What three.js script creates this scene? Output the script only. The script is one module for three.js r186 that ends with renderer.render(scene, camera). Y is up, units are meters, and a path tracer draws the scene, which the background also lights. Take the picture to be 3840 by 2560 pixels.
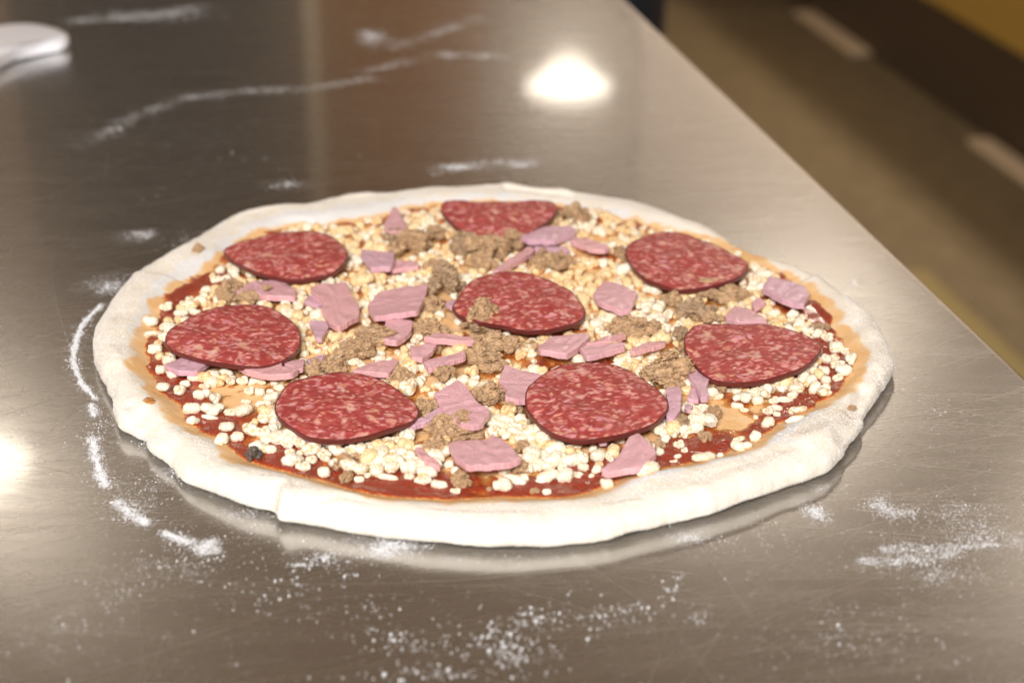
import * as THREE from 'three';
import { mergeGeometries, mergeVertices } from 'three/addons/utils/BufferGeometryUtils.js';
import { RoundedBoxGeometry } from 'three/addons/geometries/RoundedBoxGeometry.js';
import { MarchingCubes } from 'three/addons/objects/MarchingCubes.js';
import { RectAreaLightUniformsLib } from 'three/addons/lights/RectAreaLightUniformsLib.js';
import { createNoise2D, createNoise3D } from 'simplex-noise';

// ---------------------------------------------------------------- camera, room light, lamps, exposure
const scene = new THREE.Scene();
const camera = new THREE.PerspectiveCamera(23.927, 1024 / 682, 0.02, 30);
camera.position.set(0.0098, 0.29449, 0.59266);
camera.rotation.set(THREE.MathUtils.degToRad(-26.5), 0, 0);
camera.focus = 0.60;
camera.userData.fStop = 7.5;

const renderer = new THREE.WebGLRenderer({ antialias: true });
renderer.toneMapping = THREE.LinearToneMapping;
renderer.toneMappingExposure = 1.07;
renderer.shadowMap.enabled = true;
RectAreaLightUniformsLib.init();
scene.background = new THREE.Color().setRGB(0.222, 0.151, 0.099);   // dim warm kitchen all around

const CEILING = 1.6;                       // metres above the worktable
const rgb = (r, g, b) => new THREE.Color().setRGB(r, g, b);
function add(o, label, category, kind, group) {
  if (label) o.userData.label = label;
  if (category) o.userData.category = category;
  if (kind) o.userData.kind = kind;
  if (group) o.userData.group = group;
  scene.add(o);
  return o;
}
const used = new Map();
function numbered(n) { const k = used.get(n) ?? 0; used.set(n, k + 1); return k ? `${n}_${String(k).padStart(3, '0')}` : n; }
function mesh(name, g, m, parent) { const o = new THREE.Mesh(g, m); o.name = name; o.castShadow = o.receiveShadow = true; parent?.add(o); return o; }

// round ceiling downlights that the steel mirrors, and one added to brighten the aisle
const lampGlow = new THREE.MeshStandardMaterial({ color: 0xffffff, emissive: rgb(1, 0.89, 0.74), emissiveIntensity: 9, roughness: 0.6 });
const lampTrim = new THREE.MeshStandardMaterial({ color: rgb(0.75, 0.74, 0.72), roughness: 0.4 });
function downlight(x, z, power, label) {
  const g = new THREE.Group(); g.name = numbered('ceiling_downlight'); g.position.set(x, CEILING, z);
  const disc = mesh('diffuser', new THREE.CylinderGeometry(0.168, 0.168, 0.01, 48), lampGlow, g); disc.position.y = 0.012;
  mesh('trim_ring', new THREE.TorusGeometry(0.182, 0.012, 12, 64).rotateX(Math.PI / 2), lampTrim, g).position.y = 0.01;
  add(g, label, 'ceiling lamp', undefined, 'downlights mirrored in the steel');
  const l = new THREE.SpotLight(rgb(1, 0.87, 0.72), power, 0, x > 1 ? 1.3 : 1.35, x > 1 ? 1 : 0.3, 2);
  l.position.set(x, CEILING - 0.02, z); l.target.position.set(x > 1 ? 0.95 : x * 0.5, x > 1 ? -0.86 : 0, x > 1 ? -3.0 : z * 0.45); l.castShadow = true; l.shadow.radius = 5; l.name = 'downlight_beam';
  scene.add(l, l.target);
}
downlight(0.227, -5.432, 0.16, 'round warm downlight mirrored in the steel behind the pizza');
downlight(-1.26, -2.56, 0.32, 'round warm downlight mirrored at the far left of the steel');
downlight(0.67, -2.93, 0.8, 'round warm downlight above the aisle, hidden from the steel by the pizza');
downlight(1.55, -2.5, 14, 'unseen warm downlight added to brighten the aisle floor and mustard kitchen unit');  // added lamp for the aisle background, casts no reflection in the steel

// cool ceiling panel above and behind the photographer
{
  const g = new THREE.Group(); g.name = 'ceiling_panel_light'; g.position.set(-0.25, CEILING - 0.25, 1.55);
  mesh('panel_frame', new RoundedBoxGeometry(0.88, 0.04, 0.68, 2, 0.01), lampTrim, g).position.y = 0.03;
  mesh('diffuser', new THREE.BoxGeometry(0.8, 0.012, 0.6), new THREE.MeshStandardMaterial({ color: 0xffffff, emissive: rgb(0.93, 0.97, 1), emissiveIntensity: 3, roughness: 0.6 }), g);
  g.rotation.x = 0.72;
  add(g, 'square cool white ceiling panel above the front of the worktable', 'ceiling lamp');
  const l = new THREE.RectAreaLight(rgb(0.98, 0.98, 1), 56, 0.8, 0.6);
  l.name = 'panel_glow'; l.position.set(-0.25, CEILING - 0.27, 1.55); l.lookAt(-0.25, 0, 0); l.castShadow = true; scene.add(l);
}

// ---------------------------------------------------------------- measured plan of the pizza, millimetres: x to the right, z towards the camera
const OUTLINE = [[-45.3,-151.4],[-61.9,-147.2],[-74.9,-143.1],[-91.0,-133.3],[-100.3,-133.9],[-115.6,-126.5],[-126.4,-113.2],[-135.8,-93.4],[-144.6,-74.1],[-152.4,-61.9],[-155.4,-52.8],[-157.0,-41.2],[-159.2,-27.3],[-159.9,-12.6],[-160.5,0.0],[-159.4,10.9],[-155.9,24.7],[-152.9,32.8],[-149.2,41.0],[-143.7,52.7],[-140.5,60.2],[-138.3,68.3],[-134.8,77.5],[-128.5,83.6],[-123.0,88.0],[-119.7,95.1],[-111.0,104.8],[-104.0,114.8],[-93.6,122.7],[-80.9,130.5],[-69.6,135.7],[-67.6,140.2],[-64.9,140.8],[-56.6,142.6],[-42.6,147.3],[-30.8,150.4],[-17.4,152.9],[0.4,155.5],[13.5,156.0],[26.7,154.5],[40.1,151.7],[47.6,148.3],[61.5,142.1],[75.8,135.9],[90.4,127.5],[105.7,118.2],[113.6,113.6],[121.8,107.2],[127.0,99.7],[131.2,91.1],[138.2,79.4],[139.4,73.2],[145.2,61.6],[152.3,48.8],[156.4,41.0],[159.7,32.2],[160.3,26.0],[160.2,11.6],[160.2,-2.4],[159.1,-10.4],[150.9,-27.7],[148.0,-37.6],[145.4,-45.8],[138.2,-56.1],[128.1,-68.2],[114.7,-82.1],[101.8,-104.5],[90.0,-115.9],[75.3,-132.7],[59.5,-143.7],[46.3,-148.4],[25.7,-153.8],[18.8,-155.0],[9.4,-159.8],[-4.7,-158.0],[-31.5,-155.6]];
const SAUCE = [[-138.7,-2.0],[-134.5,31.2],[-126.8,52.9],[-115.3,70.0],[-106.3,84.7],[-91.4,98.7],[-83.7,109.2],[-70.6,116.5],[-58.0,122.2],[-40.9,130.6],[-21.6,134.7],[-7.1,134.7],[6.0,133.3],[20.6,133.9],[32.3,132.0],[42.9,126.4],[49.1,120.8],[61.5,115.0],[74.0,110.7],[90.3,101.7],[101.0,91.0],[114.2,76.6],[127.4,65.0],[138.5,49.4],[143.2,31.2],[144.0,12.1],[142.6,-11.5],[136.2,-38.5],[123.1,-65.5],[113.6,-82.2],[98.9,-92.9],[76.1,-109.8],[56.3,-122.3],[33.8,-132.4],[4.3,-135.8],[-25.2,-134.7],[-41.6,-127.9],[-61.6,-116.3],[-79.3,-108.2],[-95.6,-108.2],[-113.7,-92.4],[-121.5,-66.5],[-129.8,-47.6],[-136.9,-25.2]];
const SALAMI = [["back",[[-23.4,-112.7],[-22.1,-118.8],[-17.0,-120.0],[-4.1,-118.8],[8.8,-118.4],[21.7,-120.0],[28.1,-119.6],[30.9,-112.7],[29.1,-103.3],[23.2,-91.7],[15.6,-82.0],[7.6,-78.8],[-0.3,-78.0],[-8.4,-81.2],[-15.4,-90.1],[-20.1,-100.0]]],["backleft",[[-117.6,-63.3],[-113.1,-70.2],[-105.0,-77.2],[-97.8,-82.8],[-90.0,-84.4],[-81.2,-83.6],[-73.6,-81.2],[-67.2,-72.5],[-63.2,-61.8],[-62.9,-52.7],[-66.1,-42.5],[-71.3,-36.7],[-81.4,-33.2],[-90.3,-34.6],[-99.6,-38.9],[-107.8,-46.8],[-114.5,-55.7]]],["backright",[[60.3,-63.6],[63.3,-72.8],[69.3,-79.9],[78.2,-83.9],[87.9,-81.5],[95.7,-73.6],[103.2,-65.1],[108.1,-56.0],[112.0,-47.1],[109.4,-38.4],[103.9,-31.3],[95.7,-25.8],[86.8,-23.0],[78.3,-23.0],[71.2,-27.8],[65.0,-37.0],[61.7,-48.6]]],["middle",[[-14.1,-2.0],[-12.5,-13.2],[-9.4,-24.1],[-3.8,-33.2],[4.3,-38.2],[13.6,-37.4],[22.8,-32.5],[30.7,-24.1],[36.6,-13.2],[39.0,-4.0],[39.0,3.8],[35.8,8.9],[30.2,13.2],[22.5,16.3],[14.4,16.3],[6.3,13.2],[-2.0,10.1],[-9.2,5.1]]],["left",[[-126.3,26.7],[-126.5,18.8],[-123.2,10.1],[-117.1,1.2],[-108.7,-4.6],[-100.6,-6.6],[-92.1,-5.9],[-84.7,-0.1],[-78.6,8.9],[-74.7,18.8],[-73.6,29.7],[-75.6,37.9],[-79.9,44.8],[-87.3,47.7],[-97.8,46.5],[-109.0,42.0],[-118.3,36.8],[-123.9,32.1]]],["right",[[77.7,25.9],[79.4,18.6],[84.3,12.4],[92.2,10.5],[102.5,11.1],[113.0,13.6],[121.5,18.6],[127.1,23.5],[130.1,29.5],[129.9,34.2],[126.1,42.3],[120.8,49.1],[113.8,54.7],[103.9,59.1],[93.5,61.3],[86.1,59.1],[81.7,52.5],[78.6,42.3],[77.4,33.0]]],["frontleft",[[-76.3,79.0],[-75.9,71.8],[-73.8,64.3],[-69.4,58.9],[-61.6,55.6],[-53.0,54.8],[-45.1,56.7],[-36.6,62.7],[-30.0,70.7],[-25.7,77.0],[-24.2,81.6],[-24.6,87.2],[-27.7,92.1],[-34.2,97.0],[-41.1,100.9],[-48.0,103.3],[-53.2,103.6],[-60.6,101.4],[-67.4,96.1],[-72.5,90.2],[-75.3,84.1]]],["frontright",[[14.9,75.9],[15.8,66.5],[19.2,58.9],[24.5,51.7],[32.3,46.6],[40.2,45.8],[47.8,48.3],[55.2,54.5],[61.2,63.2],[65.0,71.8],[66.5,78.0],[65.4,84.1],[61.5,90.2],[54.8,96.1],[47.3,100.9],[40.0,103.3],[32.9,103.3],[25.3,100.4],[20.2,94.1],[17.4,87.2],[15.4,82.1]]]];
const HAM = [[0,10.5,"in front of the back-left salami slice, a long wedge with crumbs along its near edge",[[-106.5,-23.5],[-102.1,-34.6],[-93.8,-37.4],[-87.8,-36.0],[-81.4,-26.3],[-81.1,-19.4],[-92.5,-19.4],[-100.6,-24.2]]],[2,11.5,"broad notched flag shape between the back-left and left salami slices",[[-75.5,-25.5],[-73.1,-30.3],[-60.5,-31.0],[-58.2,-21.3],[-53.2,-7.3],[-52.4,2.4],[-59.8,11.8],[-64.2,6.2],[-68.7,-5.4],[-68.3,-11.9]]],[1,9.5,"small lilac scrap tucked under the notched ham flag",[[-77.5,-17.5],[-75.4,-24.3],[-68.7,-14.9],[-71.3,-12.2]]],[1,10.5,"narrow lilac tongue pointing to the camera right of the left salami slice",[[-72.7,4.1],[-66.7,3.5],[-64.1,7.9],[-65.7,20.9],[-67.6,20.9]]],[0,12,"large folded square left of the middle salami slice",[[-49.9,-8.2],[-46.5,-21.6],[-35.9,-26.4],[-25.6,-28.5],[-26.6,-13.5],[-28.4,1.5],[-46.0,6.0],[-48.0,-1.7]]],[0,11,"creased triangle in front of the folded square left of the middle salami slice",[[-41.3,3.9],[-37.7,-0.6],[-30.2,3.9],[-30.7,15.2],[-36.0,25.5],[-42.1,22.5]]],[1,12,"shiny lilac block right of the back-left salami slice",[[-57.1,-60.3],[-57.0,-66.4],[-42.4,-64.1],[-41.8,-51.4],[-42.4,-47.0],[-51.1,-44.1]]],[0,9.5,"thin bar touching the shiny lilac block right of the back-left salami slice",[[-44.9,-55.6],[-42.2,-60.1],[-31.8,-57.1],[-30.7,-52.7],[-42.7,-49.4]]],[0,12,"small upright triangle near the back crust left of the back salami slice",[[-49.2,-91.7],[-46.5,-116.8],[-44.4,-115.1],[-38.9,-91.7],[-38.8,-85.2],[-46.3,-86.8]]],[1,12,"long lilac slab right beside the back salami slice, a meat ball on it",[[12.6,-81.2],[16.9,-90.0],[36.4,-95.8],[39.4,-91.7],[38.6,-85.2],[28.4,-75.7],[16.8,-75.7]]],[1,10,"flat lilac strip behind the middle salami slice, between two other ham pieces",[[19.2,-71.8],[34.6,-74.9],[35.6,-69.5],[31.9,-65.0],[21.0,-68.0]]],[2,11.5,"rosy wedge left of the back-right salami slice",[[35.8,-76.9],[39.0,-80.8],[45.7,-78.5],[54.1,-69.9],[51.3,-66.8],[45.2,-67.6]]],[2,11,"long slanting strip ending at the back edge of the middle salami slice",[[1.0,-44.2],[4.7,-52.2],[16.8,-71.1],[20.1,-69.5],[18.5,-64.2],[8.9,-50.7],[4.2,-44.9]]],[0,11.5,"flat square right of the middle salami slice",[[43.7,-20.0],[49.0,-34.5],[53.5,-32.4],[62.6,-21.3],[58.7,-5.4],[54.1,-4.1],[45.6,-11.9]]],[1,10.5,"tiny lilac scrap touching the left tip of the middle salami slice",[[-18.2,-12.7],[-14.4,-18.1],[-13.4,-14.1],[-15.2,-7.5]]],[2,12.5,"thin rosy sliver in front of the middle salami slice, lying on meat crumbs",[[-25.4,23.7],[-20.7,18.8],[-12.6,20.6],[-2.8,23.1],[-3.9,25.5],[-12.4,26.1]]],[0,11,"crumb covered piece behind the thick ham bar left of centre",[[-30.6,27.3],[-19.9,25.5],[-20.8,30.8],[-25.2,39.0],[-29.0,36.7]]],[0,12.5,"thick straight bar between the middle and front-left salami slices",[[-24.4,43.6],[-8.4,35.0],[-7.8,39.6],[-21.5,49.8]]],[0,12.5,"thick cut square between the middle and front-right salami slices",[[19.9,31.4],[26.2,21.9],[40.9,17.6],[40.2,21.9],[35.5,31.4],[31.1,37.9],[20.6,35.5]]],[0,12.5,"straight bar behind the front-right salami slice, its cut side facing the camera",[[36.0,32.6],[40.9,29.7],[53.8,27.9],[54.1,31.4],[38.9,40.2]]],[2,10.5,"narrow piece behind the straight bar at the back of the front-right salami slice",[[37.5,23.9],[50.2,16.6],[55.6,16.6],[49.9,22.7]]],[2,11.5,"thin slanting sliver left of the right salami slice",[[55.7,31.8],[64.2,24.7],[70.8,24.1],[70.4,27.1],[57.1,33.9]]],[2,11,"rosy triangle lying behind the front-left salami slice",[[-51.7,48.1],[-44.4,41.3],[-34.2,37.8],[-35.2,45.8],[-37.0,50.9],[-46.9,49.4]]],[1,10.5,"lilac leaf shape under the front edge of the left salami slice",[[-124.2,43.3],[-121.4,38.7],[-116.4,34.6],[-106.8,38.1],[-108.9,44.4],[-110.8,48.3],[-117.4,48.9]]],[2,11.5,"rosy folded piece between the left and front-left salami slices",[[-95.9,43.5],[-93.8,40.1],[-78.8,38.3],[-78.3,46.3],[-71.1,50.3],[-73.3,53.6],[-83.6,53.6],[-91.4,49.1]]],[0,11,"square behind the rosy folded piece at the back of the front-left salami slice",[[-78.4,42.0],[-70.5,37.4],[-69.9,47.6],[-71.8,48.7]]],[1,11.5,"small curled tip behind the front-left salami slice, next to pale meat crumbs",[[-69.6,40.6],[-62.4,34.3],[-62.9,39.5],[-67.2,43.5]]],[1,9.5,"lilac strip peeping out under the near edge of the front-left salami slice",[[-68.5,95.5],[-61.7,94.0],[-49.6,94.0],[-49.5,99.3],[-61.1,98.8]]],[0,13,"large tilted oblong between the front-left and front-right salami slices",[[-19.2,71.5],[-16.6,68.8],[-10.3,61.9],[-7.1,65.6],[-3.4,76.2],[2.2,83.8],[-0.6,92.3],[-4.0,94.8],[-7.9,92.3],[-13.9,86.9]]],[1,11,"narrow lilac strip running under the large oblong at the right tip of the front-left salami slice",[[-28.9,89.8],[-21.4,83.8],[-16.3,77.7],[-14.6,82.8],[-20.3,87.8],[-27.9,91.6]]],[0,11.5,"wide square tucked under the left edge of the front-right salami slice",[[4.7,58.5],[7.2,45.2],[14.2,49.7],[21.4,51.4],[19.2,59.6],[16.5,72.4],[11.5,74.5],[7.0,72.4],[8.0,65.0]]],[0,13,"large thick block nearest the camera, a crumb lying on top",[[-12.4,108.2],[-7.5,104.9],[1.5,103.0],[2.8,98.7],[7.7,104.9],[13.3,117.0],[8.2,121.0],[-5.2,124.6],[-10.0,117.9]]],[2,11,"thin ragged strip left of the large thick block nearest the camera",[[-24.2,106.2],[-21.4,105.2],[-20.6,109.9],[-15.2,116.8],[-14.6,120.0],[-18.9,116.8],[-22.4,111.8]]],[0,13,"curved fan shape in front of the front-right salami slice",[[39.9,124.2],[46.5,115.1],[51.0,103.0],[54.1,100.1],[57.4,106.8],[59.6,114.2],[53.3,123.7],[47.3,124.2],[42.6,125.5]]],[1,11.5,"upright lilac strip touching the right edge of the front-right salami slice",[[67.1,62.6],[72.4,60.5],[72.8,66.9],[71.0,80.4],[67.9,87.0],[65.4,85.5],[66.9,76.3]]],[1,11.5,"folded lilac piece between the front-right and right salami slices",[[76.3,51.7],[78.3,41.6],[80.2,43.8],[81.0,50.6],[84.5,56.1],[82.3,62.6],[82.4,70.6],[79.3,71.7],[78.4,61.6]]],[1,10,"small violet scrap in front of the folded lilac piece beside the front-right slice",[[74.6,70.0],[77.1,59.8],[78.6,59.8],[78.8,70.5]]],[1,13,"thick mauve chunk at the right crust behind the right salami slice",[[115.0,-23.8],[119.8,-35.0],[127.0,-30.8],[132.8,-23.8],[133.7,-15.7],[129.7,-5.0],[121.7,-11.0]]],[0,12.5,"fan shaped flake leaning on the back edge of the right salami slice",[[96.2,3.0],[101.0,-7.4],[106.3,-4.8],[110.4,1.7],[112.8,9.9],[100.1,9.3]]],[0,10.5,"small flake beside the fan shaped flake behind the right salami slice",[[109.3,-14.3],[113.3,-18.3],[115.4,-13.0],[110.2,-7.7]]],[1,9.5,"tiny violet scrap in front of the front-right salami slice",[[40.0,99.6],[41.0,98.2],[43.4,98.7],[43.3,101.0],[40.9,101.5]]],[1,10,"little lilac cube right of the upright lilac strip by the front-right slice",[[73.0,73.6],[74.8,72.4],[76.3,74.6],[74.7,78.8],[73.3,77.7]]]];
const MEAT = [[-109.9,-28.4,5.2,6.5,4.4,0],[-100.6,-22.9,8.5,4.7,2.8,0],[-80.2,-40.0,3.5,2.9,2.6,0],[-106.4,-54.7,4.2,3.7,3.3,0],[-37.6,-75.0,9.2,6.1,5.4,0],[-44.0,-87.7,4.3,4.6,3.7,1],[-11.9,-75.3,6.1,6.1,5.2,1],[-1.4,-67.7,9.1,6.8,6.0,0],[-3.1,-59.1,6.6,3.7,3.3,0],[9.5,-80.1,6.1,5.4,4.7,0],[5.8,-74.0,3.0,3.8,2.6,1],[39.8,-118.2,5.8,4.8,4.2,0],[42.0,-108.3,3.8,4.8,3.2,0],[30.6,-85.7,3.6,3.9,3.0,0],[23.3,-59.7,5.4,5.2,4.6,0],[31.1,-59.1,4.8,6.0,4.1,0],[-20.7,-34.1,7.0,8.7,5.9,1],[-23.4,-54.7,5.3,3.7,3.3,0],[-23.9,-14.0,5.1,4.2,3.7,0],[-35.3,-5.6,3.3,2.8,2.4,0],[-2.1,3.5,6.4,6.6,5.5,0,9],[-1.5,5.6,6.0,4.8,4.2,1],[-22.8,9.8,7.1,5.1,4.5,0],[2.5,20.3,9.1,5.0,4.1,0],[-1.6,31.8,6.9,5.3,4.7,0],[9.5,22.9,6.4,4.0,3.5,0],[17.6,21.7,3.2,2.7,2.4,0],[1.6,38.8,5.8,3.6,3.2,0],[-48.9,19.6,9.7,5.3,4.4,0],[-51.9,28.6,7.4,4.7,4.1,0],[57.3,8.1,7.7,4.8,4.2,0],[-16.0,46.7,4.1,3.6,3.1,0],[-32.5,49.3,5.2,3.9,3.4,0],[-26.1,-91.4,5.6,3.9,3.4,0],[-46.1,7.6,4.9,2.7,2.4,0],[-22.2,23.4,3.7,2.7,2.3,0],[-65.5,41.0,5.0,3.9,3.4,0],[-80.7,105.6,2.8,3.7,2.4,2],[-79.3,100.7,1.4,1.8,1.2,2],[-42.5,104.8,4.5,2.5,1.8,0],[-48.9,111.9,3.0,3.8,2.6,0],[-46.8,120.3,2.1,3.5,1.8,0],[-58.2,41.0,4.2,3.9,3.4,0],[-20.9,75.9,4.2,4.3,3.6,0],[-14.4,88.6,7.3,4.6,4.0,0],[-6.5,91.7,7.2,4.0,2.4,0],[-16.8,101.7,4.5,4.2,3.7,0],[1.4,63.1,5.8,4.7,4.2,0],[-6.9,77.0,4.2,2.3,1.4,0],[10.0,73.6,3.5,3.1,2.7,1],[26.5,94.6,5.3,2.9,2.4,1],[33.7,95.6,2.4,2.4,2.0,2],[12.9,101.9,2.8,3.3,2.4,0],[12.4,114.2,3.2,2.6,2.3,0],[-8.1,122.2,3.0,2.9,2.5,0],[-6.6,124.4,2.7,1.7,1.5,0],[-31.1,88.3,3.6,3.6,3.1,0],[0.7,105.5,3.3,1.8,0.8,0],[17.4,128.4,1.8,1.4,1.2,0],[2.2,126.7,1.1,1.0,0.9,0],[-26.7,104.8,2.8,2.1,1.8,0],[61.6,98.5,2.4,2.4,2.0,0],[69.3,49.0,10.1,7.5,6.6,0],[75.6,27.4,2.7,4.6,2.3,0],[86.2,56.5,4.1,4.1,3.5,0],[83.4,77.2,3.0,4.9,2.5,0],[71.4,83.3,2.9,3.1,2.5,1],[78.7,93.5,2.4,2.4,2.0,0],[77.4,50.2,3.1,3.2,2.6,0],[93.6,-29.7,10.4,5.7,3.8,0],[85.1,-9.4,7.3,5.3,4.6,1],[77.9,-22.6,5.4,3.6,3.1,0],[102.7,-24.3,8.0,4.4,3.8,0],[90.9,-5.2,6.1,3.4,2.4,0],[59.1,-70.8,3.3,6.0,2.8,0],[61.9,8.6,7.7,4.4,3.9,0],[52.3,4.6,4.9,3.4,3.0,0],[77.7,10.1,3.0,4.1,2.5,1],[123.5,2.2,3.3,1.8,1.5,1],[135.3,3.9,3.8,2.1,1.8,1],[-130.5,-69.1,2.6,2.1,1.9,0],[134.9,72.7,1.9,1.1,1.0,0]];
const CURD = [[-131.3,24.5,5.9,4.8],[-124.2,28.4,3.7,3.2],[-126.0,40.8,4.2,4.7],[-120.6,44.2,4.7,4.2],[-111.8,47.3,5.7,3.1],[-109.0,43.9,4.2,3.1],[-121.9,57.8,5.6,4.6],[-115.4,58.3,4.6,5.1],[-114.5,52.1,4.1,3.6],[-106.9,52.8,5.1,3.1],[-106.7,61.0,6.6,4.6],[-101.2,63.7,4.6,5.6],[-108.3,72.3,7.0,5.5],[-100.6,73.3,9.0,5.5],[-93.5,74.4,5.5,3.5],[-106.1,81.8,4.4,3.9],[-100.6,78.2,6.4,2.5],[-93.3,86.6,5.9,4.9],[-93.4,96.3,5.3,4.8],[-88.7,92.2,5.3,3.9],[-84.4,88.3,5.9,6.4],[-80.8,79.2,5.0,4.5],[-89.4,57.4,4.1,4.1],[-85.3,57.9,4.1,4.1],[-81.6,56.7,3.1,2.6],[-93.2,49.2,4.7,4.1],[-89.2,48.4,4.1,3.1],[-86.0,49.0,3.6,3.1],[-80.8,48.8,3.6,4.7],[-97.6,49.2,4.1,6.2],[-89.8,63.8,4.0,2.0],[-84.1,66.7,3.5,3.0],[-79.7,90.2,5.9,5.9],[-75.8,83.2,4.4,4.9],[-73.8,94.1,6.8,5.8],[-79.8,100.1,6.2,4.8],[-75.3,101.8,4.3,3.8],[-70.0,98.5,5.3,3.8],[-68.3,103.8,3.8,3.3],[-65.7,97.6,5.3,5.3],[-60.9,101.7,7.2,5.7],[-66.6,110.1,7.1,5.7],[-62.3,114.6,5.2,4.2],[-60.1,108.8,4.3,3.8],[-56.1,106.3,5.2,4.3],[-52.8,110.6,3.8,4.2],[-54.7,117.2,4.7,4.7],[-51.3,101.9,5.7,3.3],[-48.0,106.7,4.7,4.7],[-47.7,99.7,3.8,2.9],[-42.5,114.9,5.2,4.7],[-39.6,111.2,4.2,3.3],[-36.8,116.7,5.1,4.7],[-31.8,114.3,5.2,5.2],[-42.5,120.8,3.7,2.8],[-40.0,117.8,2.3,2.3],[-32.8,120.3,7.4,2.8],[-46.2,95.0,4.3,4.8],[-41.0,93.3,4.4,3.4],[-35.9,95.9,5.8,4.3],[-31.7,94.6,4.3,3.9],[-37.9,101.6,7.2,2.9],[-31.1,103.5,8.1,4.3],[-26.4,109.9,8.0,2.8],[-19.4,117.0,7.5,5.1],[-20.5,123.2,6.0,3.7],[-14.9,124.9,6.0,3.7],[-9.3,129.1,3.7,2.7],[-25.4,119.9,3.7,2.8],[-18.7,103.4,4.3,2.9],[-12.2,110.3,3.8,3.3],[-17.4,110.9,2.8,2.8],[3.3,76.9,4.5,3.5],[9.5,82.0,5.4,5.4],[14.5,80.8,3.9,3.9],[4.1,86.8,5.9,3.9],[13.0,90.5,5.4,4.9],[16.1,95.9,5.3,2.9],[16.5,102.8,3.3,3.8],[17.9,87.4,2.0,2.9],[21.0,104.8,4.8,5.7],[30.9,108.9,9.9,5.2],[30.7,99.5,8.1,3.4],[22.3,111.9,6.1,4.2],[18.0,112.4,5.2,3.8],[7.2,114.9,4.7,5.2],[11.0,121.7,8.8,4.2],[21.6,120.8,9.3,4.2],[27.8,115.7,3.7,3.3],[34.5,113.3,4.2,3.8],[39.1,115.2,3.7,3.7],[32.0,118.1,4.2,2.8],[37.1,118.4,2.3,1.9],[43.8,106.6,3.3,5.2],[45.6,99.4,3.8,3.8],[48.0,93.0,4.8,2.9],[38.5,98.7,2.9,3.8],[45.6,117.0,4.7,1.9],[42.1,125.8,4.4,4.4],[56.0,120.6,8.8,5.1],[21.5,130.0,3.2,2.7],[61.7,103.4,3.8,2.9],[60.7,98.1,3.4,3.4],[63.3,85.4,7.4,4.9],[67.9,89.6,3.9,4.9],[64.7,92.5,3.9,5.3],[68.9,99.2,3.8,3.8],[74.0,86.6,6.4,3.9],[76.5,85.7,5.4,5.4],[78.7,74.6,4.5,4.0],[71.7,90.8,2.9,2.9],[70.6,102.5,2.4,2.4],[67.9,105.4,2.8,1.9],[66.2,108.8,2.8,1.4],[76.5,109.8,9.0,4.2],[82.7,105.9,2.4,1.9],[90.9,93.4,4.8,2.4],[96.7,93.2,4.8,5.3],[90.2,102.4,7.6,4.3],[102.7,83.0,4.9,4.4],[112.2,83.1,7.4,2.5],[104.1,73.5,4.0,4.0],[107.8,70.7,4.5,3.0],[107.2,75.0,3.0,2.5],[115.1,73.5,7.0,4.0],[99.3,76.1,2.0,3.0],[93.6,67.6,5.0,3.0],[97.0,61.0,6.1,4.1],[101.6,64.5,4.6,4.6],[95.7,71.0,3.5,2.0],[99.4,58.0,4.1,3.1],[111.8,64.4,6.6,3.0],[107.7,64.8,4.0,3.5],[106.9,56.0,5.1,4.6],[117.0,56.8,6.7,5.6],[127.0,61.1,6.1,5.6],[124.2,56.4,5.1,5.1],[123.9,49.4,4.7,4.7],[130.5,41.2,4.2,5.2],[126.7,41.9,4.7,3.7],[137.4,43.6,6.8,5.8],[135.3,37.8,4.2,4.7],[129.7,49.0,4.1,4.7],[134.6,47.5,4.7,3.6],[120.0,48.2,4.7,3.1],[112.7,54.5,4.1,4.6],[100.4,50.8,4.6,3.6],[94.5,56.0,4.6,4.6],[91.6,54.8,3.6,3.1],[137.8,35.8,3.7,3.2],[141.6,24.1,3.8,3.2],[137.9,23.0,4.8,4.8],[60.5,97.2,2.9,2.4],[62.0,102.3,2.9,2.9],[133.2,9.7,4.9,4.4],[136.4,13.4,4.9,4.4],[138.6,22.0,5.9,5.9],[141.3,25.7,3.2,3.7],[128.8,3.0,4.4,3.9],[120.0,-48.5,7.7,5.3],[114.3,-41.5,4.7,3.5],[112.2,-34.7,5.8,4.1],[126.2,-8.8,5.6,5.1],[118.4,-20.9,4.6,3.4],[118.6,-10.6,5.6,4.5],[141.6,35.2,4.8,5.8],[44.7,-61.9,4.8,3.6],[49.1,-64.9,3.6,4.8],[66.1,-17.2,6.2,4.5],[61.9,-22.5,5.1,4.6],[71.1,4.0,6.6,5.0],[74.4,-8.0,4.5,4.5],[67.5,-6.7,5.0,4.5],[61.9,-7.0,6.7,5.6],[50.8,-8.5,5.6,3.9],[66.3,23.8,4.3,3.8],[54.4,31.8,5.8,4.8],[58.9,29.4,4.8,4.8],[-137.8,0.4,6.1,5.0],[-135.2,10.7,7.7,3.8],[-131.4,22.9,6.4,3.8],[-121.4,-33.7,5.2,4.1],[-121.7,-22.3,6.3,4.6],[-125.9,-16.9,6.8,4.5],[-127.4,-9.5,6.2,3.9],[-134.5,-14.3,5.7,4.5],[-118.4,-43.6,5.3,4.1],[-113.5,-43.0,5.9,4.7],[-121.6,-11.3,5.1,3.4]];
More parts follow.
